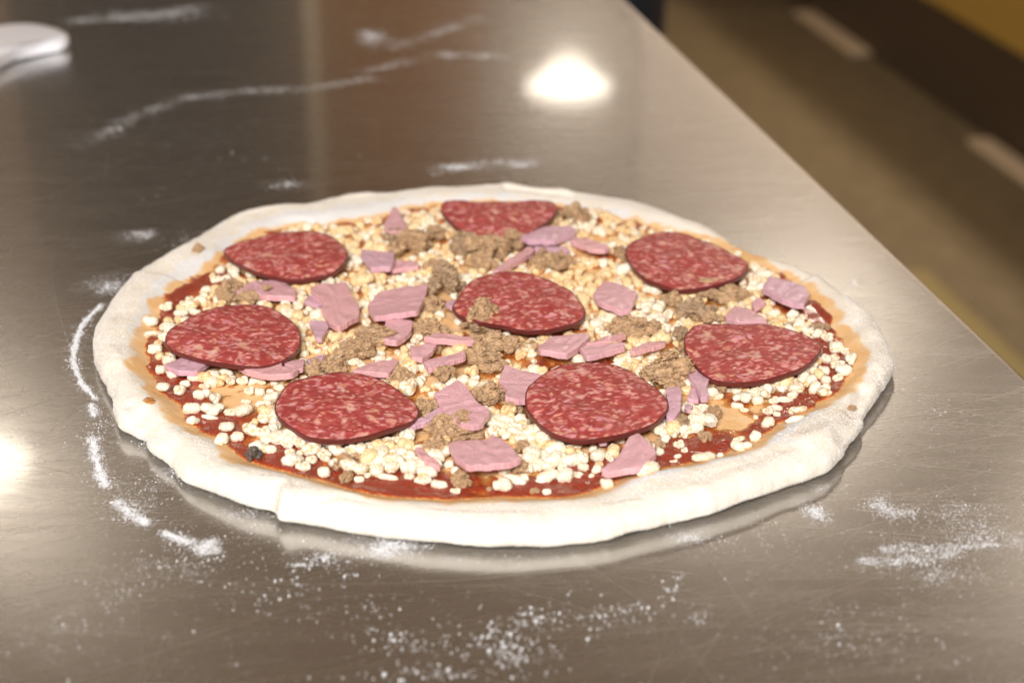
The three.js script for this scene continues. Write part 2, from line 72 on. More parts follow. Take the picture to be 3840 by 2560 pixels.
const RIDGES = [[[-166.3,-33.6],[-168.9,-22.4],[-170.1,-12.7],[-169.2,-0.0],[-167.9,9.9],[-166.0,19.2],[-162.2,29.0],[-157.7,39.2],[-152.7,46.7],[-149.6,51.6]],[[-150.3,55.1],[-147.0,64.9]],[[-143.8,81.2],[-138.9,96.5],[-134.4,107.8],[-131.0,114.8]],[[-125.4,124.4],[-119.1,132.3],[-111.8,138.8]],[[-105.6,143.8],[-99.9,147.4],[-95.3,149.7]],[[-91.2,152.8],[-88.0,147.7]],[[-92.1,155.3],[-86.0,153.8]],[[130.3,154.3],[134.6,152.5],[151.7,153.5],[178.0,148.2]],[[120.2,160.0],[130.8,160.5],[143.0,158.8],[153.5,156.0]]];
const SMEARS = [[[-223.0,-231.8],[-206.8,-282.9],[-183.7,-318.6],[-150.0,-332.8],[-113.9,-335.4],[-76.7,-357.0]],[[-83.1,-370.4],[-39.0,-407.9],[5.4,-403.1]],[[-297.1,-485.3],[-252.1,-496.5],[-203.7,-528.7]],[[-30.0,-195.1],[-7.6,-208.1],[24.5,-210.1]],[[-115.1,-173.1],[-100.4,-179.3]],[[-171.8,-107.8],[-161.6,-113.1]],[[-178.3,-53.4],[-164.6,-47.5],[-163.6,-60.4]],[[-90.9,-463.7],[-71.6,-437.7]],[[-67.8,-422.6],[-12.9,-496.5]]];
const CLUSTERS = [[-34.3,153.8,12.1,6.5,1500,0.8],[-48.7,158.3,8.5,5.4,220,0.9],[-22.3,152.0,9.9,4.0,300,0.7],[-58.0,162.7,5.6,2.0,160,0.7],[16.9,193.3,19.9,10.7,260,1.5],[10.3,208.2,21.9,14.1,420,1.6],[-19.6,201.9,20.8,14.5,200,1.5],[-12.4,217.4,32.8,5.9,160,1.6],[52.6,193.3,29.1,21.1,120,1.4],[36.9,191.1,14.6,8.7,90,1.5],[111.9,131.0,6.7,7.0,700,0.75],[135.1,125.5,5.4,6.0,420,0.8],[140.5,131.8,8.8,7.0,340,0.8],[157.9,129.6,22.1,16.0,420,0.8],[166.2,143.0,13.0,10.3,330,0.8],[151.9,165.6,20.9,14.2,300,0.9],[69.1,147.4,8.6,4.6,300,0.8],[60.3,174.0,4.1,6.9,40,1.2],[67.4,191.1,7.9,6.5,60,1.3],[-120.6,124.1,19.4,29.2,420,0.8],[-142.7,72.8,9.6,28.2,200,0.8],[-90.5,152.0,7.1,5.0,260,0.9],[-98.4,163.2,23.7,16.6,260,0.9],[-79.9,137.7,29.1,15.6,230,0.8],[-63.4,175.1,41.0,33.1,220,1.2],[-116.6,175.1,20.5,22.5,90,1.0],[-100.8,109.9,22.9,17.0,190,0.8],[-44.1,146.9,28.7,7.6,220,0.7],[13.2,160.7,42.0,9.7,70,0.9],[84.4,150.7,37.0,19.7,130,0.8],[111.2,197.6,45.9,22.8,260,1.1],[169.2,62.9,19.6,38.1,60,0.9],[-137.0,38.5,10.1,21.0,120,0.7],[-154.0,8.3,7.1,22.9,60,0.7],[-170.2,-55.8,11.5,13.7,330,0.8],[-166.2,-110.4,8.3,9.4,260,0.8],[-147.8,-99.9,16.3,29.9,130,0.8],[-81.0,-447.9,14.4,25.3,500,1.0],[-253.3,-502.1,51.1,20.1,900,1.0],[-18.9,-201.5,13.7,6.4,400,1.0],[15.3,-204.8,9.1,5.2,200,1.0],[126.0,-393.5,5.5,9.3,60,1.0],[160.6,-55.8,3.5,4.7,60,0.9],[-147.9,-224.9,81.7,92.7,180,0.9],[-128.6,197.6,19.7,20.8,60,1.2],[-124.0,85.6,6.3,12.4,90,0.8],[-111.0,104.0,6.1,8.8,120,0.8],[-80.5,133.7,8.8,4.3,120,0.8],[42.2,141.7,26.0,5.2,90,0.7],[119.0,115.6,9.1,5.7,70,0.7]];
const CREASES = [[[[141.9,60.5],[136.8,75.6],[130.6,88.5],[126.9,97.9]],2.6,3.0],[[[113.2,100.9],[121.7,96.3],[130.1,88.5]],-1.8,4.5],[[[149.6,46.4],[139.9,62.2],[133.3,75.6]],1.6,2.5],[[[-126.6,82.8],[-121.4,92.0],[-120.2,97.0]],2.6,3.0],[[[-130.4,74.0],[-120.2,88.5],[-111.3,102.5],[-107.8,113.8]],2.2,2.6],[[[-124.5,85.4],[-116.0,97.9],[-112.1,108.5]],-1.5,3.5],[[[-69.6,136.8],[-67.4,146.4]],2.2,2.4],[[[-66.4,136.8],[-62.4,148.0]],-1.6,3.2],[[[7.4,-151.1],[23.5,-147.6],[38.7,-142.3]],2.0,2.2],[[[7.4,-157.1],[36.3,-148.8]],-1.2,3.0],[[[-55.9,140.1],[-45.9,138.7],[-35.6,141.1]],0.8,1.0],[[[103.1,117.2],[113.5,108.5],[126.9,93.2]],1.0,3.0],[[[72.0,128.6],[87.8,120.1],[103.1,107.0]],0.6,3.0],[[[-119.0,-129.1],[-90.3,-133.7]],0.8,4],[[[157.1,-3.6],[147.6,8.6]],1.0,5]];
const BLOTS = [[[-126.3,-45.0],5,1],[[-127.5,-35.9],4,0.8],[[-134.0,-25.7],4.5,1],[[124.2,-74.6],3.5,0.5],[[128.8,-72.1],3,0.4],[[-123.5,72.3],3,0.35],[[105.3,-88.7],4,0.8],[[111.3,-81.1],4,0.8]];

// ---------------------------------------------------------------- helpers
function rng(seed) { let s = seed | 0; return () => { s = (s + 0x6d2b79f5) | 0; let t = Math.imul(s ^ (s >>> 15), 1 | s); t = (t + Math.imul(t ^ (t >>> 7), 61 | t)) ^ t; return ((t ^ (t >>> 14)) >>> 0) / 4294967296; }; }
const R0 = rng(11), n2 = createNoise2D(rng(3)), n3 = createNoise3D(rng(5));
const { clamp, lerp, smoothstep } = THREE.MathUtils;
const sst = (a, b, x) => smoothstep(x, a, b);
const fbm2 = (x, y, o = 3) => { let s = 0, a = 0.5; for (let i = 0; i < o; i++, a *= 0.5, x = x * 2.03 + 7.1, y = y * 2.03 - 3.7) s += a * n2(x, y); return s; };
const fbm3 = (x, y, z, o = 3) => { let s = 0, a = 0.5; for (let i = 0; i < o; i++, a *= 0.5, x = x * 2.03 + 7.1, y = y * 2.03 - 3.7, z = z * 2.03 + 1.9) s += a * n3(x, y, z); return s; };
const mixc = (a, b, t) => [0, 1, 2].map((i) => a[i] + (b[i] - a[i]) * t);
const toS = (c) => Math.round(255 * (c <= 0.0031308 ? 12.92 * c : 1.055 * Math.pow(c, 1 / 2.4) - 0.055));
function colorTexture(w, h, f) {
  const d = new Uint8Array(w * h * 4);
  for (let y = 0; y < h; y++) for (let x = 0; x < w; x++) { const c = f(x, y), o = (y * w + x) * 4; d[o] = toS(clamp(c[0], 0, 1)); d[o + 1] = toS(clamp(c[1], 0, 1)); d[o + 2] = toS(clamp(c[2], 0, 1)); d[o + 3] = 255; }
  const t = new THREE.DataTexture(d, w, h); t.colorSpace = THREE.SRGBColorSpace; return finish(t);
}
function dataTexture(w, h, f) {
  const d = new Uint8Array(w * h * 4);
  for (let y = 0; y < h; y++) for (let x = 0; x < w; x++) { const c = f(x, y), o = (y * w + x) * 4; if (typeof c === 'number') d[o] = d[o + 1] = d[o + 2] = clamp(c, 0, 1) * 255; else { d[o] = clamp(c[0], 0, 1) * 255; d[o + 1] = clamp(c[1], 0, 1) * 255; d[o + 2] = clamp(c[2], 0, 1) * 255; } d[o + 3] = 255; }
  return finish(new THREE.DataTexture(d, w, h));
}
function finish(t) { t.magFilter = THREE.LinearFilter; t.minFilter = THREE.LinearMipmapLinearFilter; t.wrapS = t.wrapT = THREE.RepeatWrapping; t.needsUpdate = true; return t; }
function polar(points) {              // outline in mm -> radius by angle
  const N = 1440, c = new THREE.CatmullRomCurve3(points.map(([x, z]) => new THREE.Vector3(x, 0, z)), true, 'centripetal').getPoints(4000), r = new Float64Array(N).fill(-1);
  const a = c.map((p) => [((Math.atan2(p.z, p.x) / (2 * Math.PI)) + 1) % 1 * N, Math.hypot(p.x, p.z)]).sort((p, q) => p[0] - q[0]);
  for (let i = 0, j = 0; i < N; i++) { while (j < a.length - 1 && a[j][0] < i) j++; const p = a[(j + a.length - 1) % a.length], q = a[j]; let w = q[0] - p[0]; if (w <= 0) w += N; let u = i - p[0]; if (u < 0) u += N; r[i] = lerp(p[1], q[1], clamp(u / w, 0, 1)); }
  return (th) => { const u = (((th / (2 * Math.PI)) % 1) + 1) % 1 * N, i = Math.floor(u); return lerp(r[i % N], r[(i + 1) % N], u - i); };
}
const inside = (P, x, z) => { let k = false; for (let i = 0, j = P.length - 1; i < P.length; j = i++) if ((P[i][1] > z) !== (P[j][1] > z) && x < ((P[j][0] - P[i][0]) * (z - P[i][1])) / (P[j][1] - P[i][1]) + P[i][0]) k = !k; return k; };
const segDist = (x, z, a, b) => { const dx = b[0] - a[0], dz = b[1] - a[1], t = clamp(((x - a[0]) * dx + (z - a[1]) * dz) / (dx * dx + dz * dz || 1), 0, 1); return Math.hypot(x - a[0] - dx * t, z - a[1] - dz * t); };
const lineDist = (L, x, z) => { let d = 1e9; for (let i = 0; i < L.length - 1; i++) d = Math.min(d, segDist(x, z, L[i], L[i + 1])); return d; };
const edgeDist = (P, x, z) => lineDist([...P, P[0]], x, z);
const center = (P) => [P.reduce((s, p) => s + p[0], 0) / P.length, P.reduce((s, p) => s + p[1], 0) / P.length];
const MM = 0.001;

// ---------------------------------------------------------------- setting: floor, unit across the aisle, what the steel mirrors
const EDGE = (z) => 0.2056 + 0.2092 * z;       // right edge of the worktable in plan
const FLOOR = -0.86, turn = Math.atan(0.2092);
{
  const floorTex = colorTexture(512, 512, (x, y) => { const n = fbm2(x / 60, y / 60, 4), s = n2(x / 2.5, y / 2.5); return mixc([0.14, 0.10, 0.05], [0.185, 0.136, 0.07], clamp(0.5 + n * 0.8 + s * 0.12, 0, 1)); });
  floorTex.repeat.set(14, 14);
  const f = mesh('floor', new THREE.BoxGeometry(9, 0.05, 12), new THREE.MeshStandardMaterial({ map: floorTex, roughness: 0.55 }));
  f.position.set(0.8, FLOOR - 0.025, -3.4); add(f, undefined, undefined, 'structure');

  // opposite unit: dark plinth under a mustard front
  const u = new THREE.Group(); u.name = 'kitchen_unit'; u.position.set(1.61 + 0.218 * -2.6, FLOOR, -2.6); u.rotation.y = turn;
  const dark = new THREE.MeshStandardMaterial({ color: rgb(0.075, 0.048, 0.024), roughness: 0.6 });
  const mustard = new THREE.MeshStandardMaterial({ color: rgb(0.50, 0.31, 0.06), roughness: 0.55 });
  mesh('plinth', new RoundedBoxGeometry(0.5, 0.205, 5, 2, 0.006), dark, u).position.set(0.26, 0.1025, 0);
  for (let i = 0; i < 5; i++) mesh('front_panel', new RoundedBoxGeometry(0.03, 0.62, 0.985, 2, 0.005), mustard, u).position.set(0.02, 0.52, -2 + i);
  mesh('carcass', new THREE.BoxGeometry(0.47, 0.62, 4.98), dark, u).position.set(0.275, 0.52, 0);
  mesh('unit_top', new RoundedBoxGeometry(0.54, 0.04, 5.02, 2, 0.008), new THREE.MeshStandardMaterial({ color: rgb(0.35, 0.33, 0.3), roughness: 0.4 }), u).position.set(0.255, 0.852, 0);
  add(u, 'long mustard yellow kitchen unit on a dark plinth across the aisle', 'kitchen unit');

  // strips added in place of bright highlight streaks along the floor
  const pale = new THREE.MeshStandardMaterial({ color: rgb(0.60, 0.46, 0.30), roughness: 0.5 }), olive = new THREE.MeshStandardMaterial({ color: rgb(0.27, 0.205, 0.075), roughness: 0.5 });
  const strip = (x, z, w, l, m, label) => { const s = mesh(numbered('highlight_strip'), new RoundedBoxGeometry(w, 0.016, l, 3, 0.007), m); s.position.set(x, FLOOR + 0.008, z); s.rotation.y = turn; add(s, label, 'highlight strip', undefined, 'strips in place of highlights on the aisle floor'); };
  strip(0.838, -3.50, 0.055, 0.40, pale, 'pale beige strip standing for a highlight at the far end of the dark plinth');
  strip(1.045, -2.46, 0.055, 0.42, pale, 'pale beige strip standing for a highlight at the near end of the dark plinth');
  strip(0.775, -1.62, 0.06, 0.72, olive, 'olive yellow strip standing for a light streak close to the worktable edge');

  // dark blue bin whose side shows past the far table edge
  const b = new THREE.Group(); b.name = 'tall_bin'; b.position.set(0.115, FLOOR, -1.5);
  const navy = new THREE.MeshStandardMaterial({ color: rgb(0.012, 0.018, 0.03), roughness: 0.5 });
  mesh('bin_body', new THREE.LatheGeometry([[0, 0], [0.078, 0], [0.084, 0.01], [0.098, 0.66], [0.103, 0.67], [0.103, 0.69], [0.09, 0.69]].map(([r, y]) => new THREE.Vector2(r, y)), 40), navy, b);
  mesh('bin_lid', new THREE.SphereGeometry(0.1, 32, 12, 0, 6.2832, 0, 1.5708).scale(1, 0.35, 1), navy, b).position.y = 0.69;
  add(b, 'dark navy bin standing beyond the far edge of the worktable', 'bin');

  // tall units behind the photographed area, seen only as reflections in the steel
  const wallG = new THREE.Group(); wallG.name = 'tall_cupboard'; wallG.position.set(0, FLOOR, -3.3);
  const grey = new THREE.MeshStandardMaterial({ color: rgb(0.10, 0.095, 0.085), roughness: 0.7 }), brown = new THREE.MeshStandardMaterial({ color: rgb(0.30, 0.145, 0.05), roughness: 0.7 }), beige = new THREE.MeshStandardMaterial({ color: rgb(0.85, 0.76, 0.56), roughness: 0.6 });
  mesh('grey_door', new RoundedBoxGeometry(0.72, 2.4, 0.05, 2, 0.006), grey, wallG).position.set(-0.862, 1.2, 0);
  mesh('post', new RoundedBoxGeometry(0.042, 2.4, 0.06, 2, 0.006), beige, wallG).position.set(-0.482, 1.2, 0.005);
  mesh('brown_door', new RoundedBoxGeometry(0.40, 2.4, 0.05, 2, 0.006), brown, wallG).position.set(-0.262, 1.2, 0);
  const paleG = new THREE.Group(); paleG.name = 'added_bright_panel'; paleG.position.set(1.25, 0.5, -3.8);  // pale panel added so the right of the steel reflects a bright wall
  const pale2 = new THREE.MeshStandardMaterial({ color: rgb(0.82, 0.72, 0.63), roughness: 0.6 });
  for (let i = 0; i < 3; i++) mesh('added_panel_front', new RoundedBoxGeometry(0.585, 2.0, 0.03, 2, 0.005), pale2, paleG).position.set(-0.59 + i * 0.59, 0.1, 0.165);
  mesh('added_panel_body', new RoundedBoxGeometry(1.78, 2.0, 0.3, 2, 0.005), pale2, paleG).position.set(0, 0.1, 0);
  add(paleG, 'unseen pale panel added as the bright wall mirrored in the right of the steel', 'cupboard');
  add(wallG, 'tall cupboard with grey and brown doors and a beige post, mirrored in the steel', 'cupboard');
}

// ---------------------------------------------------------------- steel worktable
const TEX0 = [-0.75, -0.95], TEXS = 1.6;   // plan origin and size (m) of the dust texture
{
  const S = 2048, film = new Float32Array(S * S), rr = rng(77);
  const put = (x, z, r, a) => {              // soft dab of flour film, mm
    const cx = ((x * MM - TEX0[0]) / TEXS) * S, cz = ((z * MM - TEX0[1]) / TEXS) * S, R = Math.max(1, (r * MM / TEXS) * S), q = Math.ceil(R);
    for (let j = -q; j <= q; j++) for (let i = -q; i <= q; i++) { const X = Math.round(cx + i), Y = Math.round(cz + j); if (X < 0 || Y < 0 || X >= S || Y >= S) continue; const w = 1 - Math.hypot(i, j) / R; if (w > 0) film[Y * S + X] = Math.min(1, film[Y * S + X] + a * w); }
  };
  const along = (L, n, spread, r, a) => { for (let k = 0; k < n; k++) { const i = Math.floor(rr() * (L.length - 1)), t = rr(), g = (rr() + rr() + rr() - 1.5) * spread; put(lerp(L[i][0], L[i + 1][0], t) + g, lerp(L[i][1], L[i + 1][1], t) + (rr() + rr() + rr() - 1.5) * spread * 0.6, r * (0.5 + rr()), a * rr()); } };
  const plen = (L) => L.slice(1).reduce((s, p, k) => s + Math.hypot(p[0] - L[k][0], p[1] - L[k][1]), 0);
  SMEARS.forEach((L, i) => along(L, plen(L) * 2.2, 13, 4.2, 0.09));
  RIDGES.forEach((L) => along(L, 120, 2.2, 1.6, 0.22));
  const F = (x, y) => { const v = film[y * S + x]; return v > 0 ? v * clamp(0.75 + 0.7 * n2(x / 3.1, y / 3.1) + 0.3 * n2(x / 17, y / 9), 0, 1.3) : 0; };
  const mr = dataTexture(S, S, (x, y) => { const f = clamp(F(x, y), 0, 0.95); return [1 - f, 0.5, 1 - f]; });
  // fine brushing across plus a web of straight and gently arced wipe scratches, 0.38 m tile
  const B = 2048, h = new Float32Array(B * B).fill(0.5), worn = new Float32Array(B * B);
  for (let y = 0; y < B; y++) for (let x = 0; x < B; x++) h[y * B + x] += 0.035 * n2(x / 170, y * 0.55) + 0.04 * n2(x / 60 + 40, y * 1.3);
  for (let k = 0; k < 4600; k++) {
    let x = rr() * B, y = rr() * B, a = k % 5 < 2 ? -0.45 + (rr() - 0.5) * 0.7 : k % 5 < 4 ? (rr() - 0.5) * 0.5 : rr() * 6.283, len = 80 + rr() * rr() * 1100, cur = (rr() - 0.5) * 0.0012, dep = (k % 9 ? 0.13 : 0.45) * (0.3 + rr()) * (rr() < 0.5 ? 1 : -1);
    for (let s = 0; s < len; s++) { x += Math.cos(a); y += Math.sin(a); a += cur; const X = ((Math.round(x) % B) + B) % B, Y = ((Math.round(y) % B) + B) % B, w = Math.sin((Math.PI * s) / len); h[Y * B + X] += dep * w; worn[Y * B + X] = Math.max(worn[Y * B + X], w * Math.min(1, Math.abs(dep) * (k % 9 ? 2.6 : 2.6))); }
  }
  const bump = dataTexture(B, B, (x, y) => h[y * B + x]), rough = dataTexture(B, B, (x, y) => clamp(0.26 + 0.015 * n2(x / 400, y / 60) + 0.012 * n2(x / 90, y * 0.4) + 0.5 * Math.max(0, Math.abs(h[y * B + x] - 0.5) - 0.08), 0.12, 0.8));
  const color = colorTexture(B, B, (x, y) => { const q = 1 + 0.02 * n2(x / 500, y / 9) + 0.025 * n2(x / 120, y * 0.7); return mixc([0.47 * q, 0.458 * q, 0.445 * q], [0.76, 0.735, 0.705], worn[y * B + x] * 0.55); });
  const k = TEXS / 0.38; color.repeat.set(k, k); bump.repeat.set(k, k); rough.repeat.set(k, k);
  const steel = new THREE.MeshPhysicalMaterial({ map: color, metalness: 1, metalnessMap: mr, roughness: 1, roughnessMap: rough, clearcoatMap: mr, bumpMap: bump, bumpScale: 0.000014, clearcoat: 0.8, clearcoatRoughness: 0.055, anisotropy: 0.55, anisotropyRotation: 0 });
  steel.name = 'brushed_steel';
  const g = new THREE.Group(); g.name = 'steel_worktable';
  // top: sheet with a rolled right edge, swept along the edge line
  const zs = []; for (let i = 0; i <= 60; i++) zs.push(0.62 - (i / 60) * 1.55);
  const prof = [[-0.95, 0], [-0.5, 0], [-0.25, 0], [-0.1, 0], [-0.02, 0], [-0.0045, 0], [-0.0022, -0.0004], [-0.0008, -0.0015], [0, -0.0035], [0, -0.045], [-0.012, -0.045], [-0.012, -0.03], [-0.95, -0.03]];
  const pos = [], uv = [], idx = [];
  zs.forEach((z) => prof.forEach(([d, y]) => { const x = EDGE(z) + d; pos.push(x, y, z); uv.push((x - TEX0[0]) / TEXS, (z - TEX0[1]) / TEXS); }));
  const n = prof.length; for (let i = 0; i < zs.length - 1; i++) for (let j = 0; j < n - 1; j++) { const a = i * n + j; idx.push(a, a + 1, a + n, a + 1, a + n + 1, a + n); }
  const tg = new THREE.BufferGeometry(); tg.setAttribute('position', new THREE.Float32BufferAttribute(pos, 3)); tg.setAttribute('uv', new THREE.Float32BufferAttribute(uv, 2)); tg.setIndex(idx); tg.computeVertexNormals();
  mesh('tabletop', tg, steel, g);
  const legM = new THREE.MeshStandardMaterial({ color: rgb(0.5, 0.48, 0.45), metalness: 1, roughness: 0.35 });
  for (const [d, z] of [[-0.07, 0.54], [-0.07, -0.85], [-0.88, 0.54], [-0.88, -0.85]]) mesh('leg', new RoundedBoxGeometry(0.04, 0.83, 0.04, 2, 0.006), legM, g).position.set(EDGE(z) + d, -0.03 - 0.415, z);
  add(g, 'brushed stainless steel worktable dusted with flour under the pizza', 'table');
}

// ---------------------------------------------------------------- dough
const Rout = polar(OUTLINE), Rsau = polar(SAUCE);
const wob = (th, f, s) => n2(Math.cos(th) * f + s, Math.sin(th) * f - s);
function creaseAt(x, z) { let v = 0; for (const [L, d, w] of CREASES) { const q = lineDist(L, x, z); if (q < w * 3) v -= d * Math.exp(-(q * q) / (w * w)); } return v; }
const RIMH = (th) => 8.8 + 1.6 * sst(-0.3, -0.9, Math.sin(th)) + 1.0 * wob(th, 2.2, 4) + 0.5 * wob(th, 6, 9);
function doughTop(x, z) {                        // mm
  const th = Math.atan2(z, x), r = Math.hypot(x, z), rs = Rsau(th);
  const rim = sst(rs - 6, rs + 9, r);
  return lerp(5.0, RIMH(th), rim) + 0.35 * fbm2(x / 26, z / 26, 2) + 0.09 * rim * fbm2(x / 9, z / 9, 2) + (rim > 0.2 ? creaseAt(x, z) : 0);
}
const DUV = 380;                                  // mm square that the dough texture covers
const pizza = new THREE.Group(); pizza.name = 'pizza_dough';
// bare and heavily sauced patches: x, z, half width, half depth (mm), change of sauce thickness (mm)
const PATCHES = [[93.2, 78.6, 11.1, 14.3, -0.75], [-92.0, 58.5, 12.3, 12.9, -0.7], [137.8, -9.8, 8.1, 18.3, 0.9], [-30.9, 126.7, 16.2, 6.1, 0.5], [26.6, 126.7, 17.7, 6.9, 0.5], [-70.0, 109.5, 10.6, 6.4, 0.5], [74.7, 103.6, 13.8, 7.4, 0.2]];
const patchAt = (x, z) => { let v = 0; for (const [px, pz, rx, rz, k] of PATCHES) v += k * Math.exp(-(((x - px) / rx) ** 2 + ((z - pz) / rz) ** 2) * 1.4); return v; };
const inPatch = (x, z) => PATCHES.some(([px, pz, rx, rz]) => ((x - px) / rx) ** 2 + ((z - pz) / rz) ** 2 < 1);
const sauceThick = (x, z) => {                    // mm of tomato sauce over the dough, negative where there is none
  const th = Math.atan2(z, x), r = Math.hypot(x, z);
  const e = Rsau(th) + 1.9 * wob(th, 9, 2) + 0.6 * wob(th, 26, 5) - r;
  const front = 0.35 + 0.65 * sst(-60, 40, z + 0.25 * Math.abs(x));
  let t = -0.75 + sst(0, 2.6, e) * (0.75 + front * 1.45 * Math.exp(-(((e - 8) / 9) ** 2)) * (1.0 + 0.3 * n2(x / 18, z / 18)) + (0.8 - 0.2 * Math.exp(-(((e - 7) / 8) ** 2))) * n2(x / 22 + 9, z / 22) + 0.35 * n2(x / 7, z / 7) - 0.1 + 0.12 * n2(x / 2.2, z / 2.2) + patchAt(x, z));
  for (const [[bx, bz], r0, s] of BLOTS) { const d = Math.hypot(x - bx, (z - bz) * 0.8) + 1.2 * n2(x / 3, z / 3); if (d < r0) t = Math.max(t, (1 - d / r0) * 1.6 * s - 0.1); }
  return Math.min(t, 1.7);
};
{
  const S = 2048, px = DUV / S;
  const map = colorTexture(S, S, (i, j) => {
    const x = i * px - DUV / 2, z = j * px - DUV / 2, th = Math.atan2(z, x), r = Math.hypot(x, z);
    const grain = n2(x * 2.6, z * 2.6) * 0.5 + n2(x * 1.1 + 50, z * 1.1) * 0.5, patch = fbm2(x / 14, z / 14, 3);
    let c = mixc([0.82, 0.725, 0.575], [0.86, 0.80, 0.70], clamp(0.5 + 0.55 * patch + 0.28 * grain, 0, 1));
    if (n2(x * 1.7 + 90, z * 1.7 - 20) > 0.86) c = mixc(c, [0.55, 0.42, 0.27], 0.55);        // bran specks
    const flour = sst(16, 2, Rout(th) - r + 5 * patch + 2 * grain); c = mixc(c, [0.78, 0.77, 0.755], 0.75 * flour);
    const e = Rsau(th) + 1.9 * wob(th, 9, 2) + 0.6 * wob(th, 26, 5) - r + 1.6 * patch;          // tomato stain soaks a little past the sauce
    const w = (5.6 + 2.5 * wob(th, 4, 7)) * (0.25 + 0.75 * sst(-60, 20, z)) , st = sst(-w - 0.8, -w + 1.2, e + 0.7 * grain) ;
    c = mixc(c, mixc([0.87, 0.60, 0.32], [0.80, 0.45, 0.16], clamp(0.5 + 0.8 * patch + sst(-w, 2, e) * 0.35, 0, 1)), st * 0.92);
    return c;
  });
  const bump = dataTexture(S, S, (i, j) => 0.5 + 0.22 * n2(i * 0.42, j * 0.42) + 0.18 * n2(i * 0.17, j * 0.17 + 60) + 0.2 * n2(i * 0.05, j * 0.05));
  const dm = new THREE.MeshStandardMaterial({ map, bumpMap: bump, bumpScale: 0.0003, roughness: 0.92 }); dm.name = 'raw_dough';
  const N = 900, rows = [];
  const NT = 110, NA = 14, NU = 7;
  const pos = [], uv = [], idx = [];
  for (let i = 0; i < N; i++) {
    const th = (i / N) * 2 * Math.PI, R = Rout(th) + 0.3 * wob(th, 14, 1) + 0.12 * wob(th, 45, 3), c = Math.cos(th), s = Math.sin(th);
    const W = 8.5 + 1.5 * wob(th, 3, 8), yb = 3.1 + 0.8 * wob(th, 5, 6), lift = Math.max(0, 0.9 * wob(th, 3.5, 12)), ring = [];
    for (let k = 0; k <= NT; k++) { const r = (R - W) * Math.pow(k / NT, 0.85); ring.push([r, doughTop(c * r, s * r)]); }
    for (let k = 1; k <= NA; k++) { const f = (k / NA) * Math.PI / 2, r = R - W + W * Math.sin(f), yt = doughTop(c * r, s * r); ring.push([r, lift + yb + (yt - yb) * Math.pow(Math.cos(f), 0.75) + 0.12 * n3(c * 40 * r / 160, s * 40 * r / 160, f * 2)]); }
    for (let k = 1; k <= NU; k++) { const f = (k / NU) * Math.PI / 2, u = 4.5; ring.push([R - u * (1 - Math.cos(f)), lift + yb * (1 - Math.sin(f)) * 1 + 0.25]); }
    ring.push([R - 14, 0.25]); ring.push([0, 0.25]);
    rows.push(ring.length);
    for (const [r, y] of ring) { const x = c * r, z = s * r; pos.push(x * MM, y * MM, z * MM); uv.push(x / DUV + 0.5, z / DUV + 0.5); }
  }
  const n = rows[0];
  for (let i = 0; i < N; i++) for (let j = 0; j < n - 1; j++) { const a = i * n + j, b = ((i + 1) % N) * n + j; idx.push(a, a + 1, b, a + 1, b + 1, b); }
  const g = new THREE.BufferGeometry(); g.setAttribute('position', new THREE.Float32BufferAttribute(pos, 3)); g.setAttribute('uv', new THREE.Float32BufferAttribute(uv, 2)); g.setIndex(idx); g.computeVertexNormals();
  mesh('dough', g, dm, pizza);

  // tomato sauce: a film of its own thickness that dips under the dough where there is none
  const M = 840, K = 230, sp = [], sc = [], su = [], si = [];
  for (let i = 0; i < M; i++) {
    const th = (i / M) * 2 * Math.PI, c = Math.cos(th), s = Math.sin(th), R = Math.min(Rsau(th) + 22, Rout(th) - 10);
    for (let k = 0; k <= K; k++) {
      const r = R * (k / K), x = c * r, z = s * r, t = sauceThick(x, z), grain = n2(x / 1.3, z / 1.3);
      sp.push(x * MM, (doughTop(x, z) + Math.max(t, -0.5)) * MM, z * MM); su.push(x / DUV + 0.5, z / DUV + 0.5);
      const q = sst(-0.05, 0.85, t + 0.12 * grain);
      const col = q < 0.45 ? mixc([0.78, 0.39, 0.11], [0.62, 0.15, 0.016], q / 0.45) : mixc([0.62, 0.15, 0.016], [0.36, 0.030, 0.004], (q - 0.45) / 0.55);
      sc.push(...col);
    }
  }
  for (let i = 0; i < M; i++) for (let j = 0; j < K; j++) { const a = i * (K + 1) + j, b = ((i + 1) % M) * (K + 1) + j; si.push(a, a + 1, b, a + 1, b + 1, b); }
  const sg = new THREE.BufferGeometry(); sg.setAttribute('position', new THREE.Float32BufferAttribute(sp, 3)); sg.setAttribute('color', new THREE.Float32BufferAttribute(sc, 3)); sg.setAttribute('uv', new THREE.Float32BufferAttribute(su, 2)); sg.setIndex(si); sg.computeVertexNormals();
  const sbump = dataTexture(1024, 1024, (i, j) => 0.5 + 0.3 * n2(i * 0.06, j * 0.06) + 0.2 * n2(i * 0.16, j * 0.16));
  sbump.repeat.set(5, 5);
  const sm = new THREE.MeshPhysicalMaterial({ vertexColors: true, roughness: 0.4, clearcoat: 0.7, clearcoatRoughness: 0.12, bumpMap: sbump, bumpScale: 0.0008 }); sm.name = 'tomato_sauce';
  mesh('tomato_sauce', sg, sm, pizza).userData.label = 'glossy red tomato sauce spread inside the crust';
}
add(pizza, 'round raw pizza dough with a floury rim and red tomato sauce', 'pizza dough');

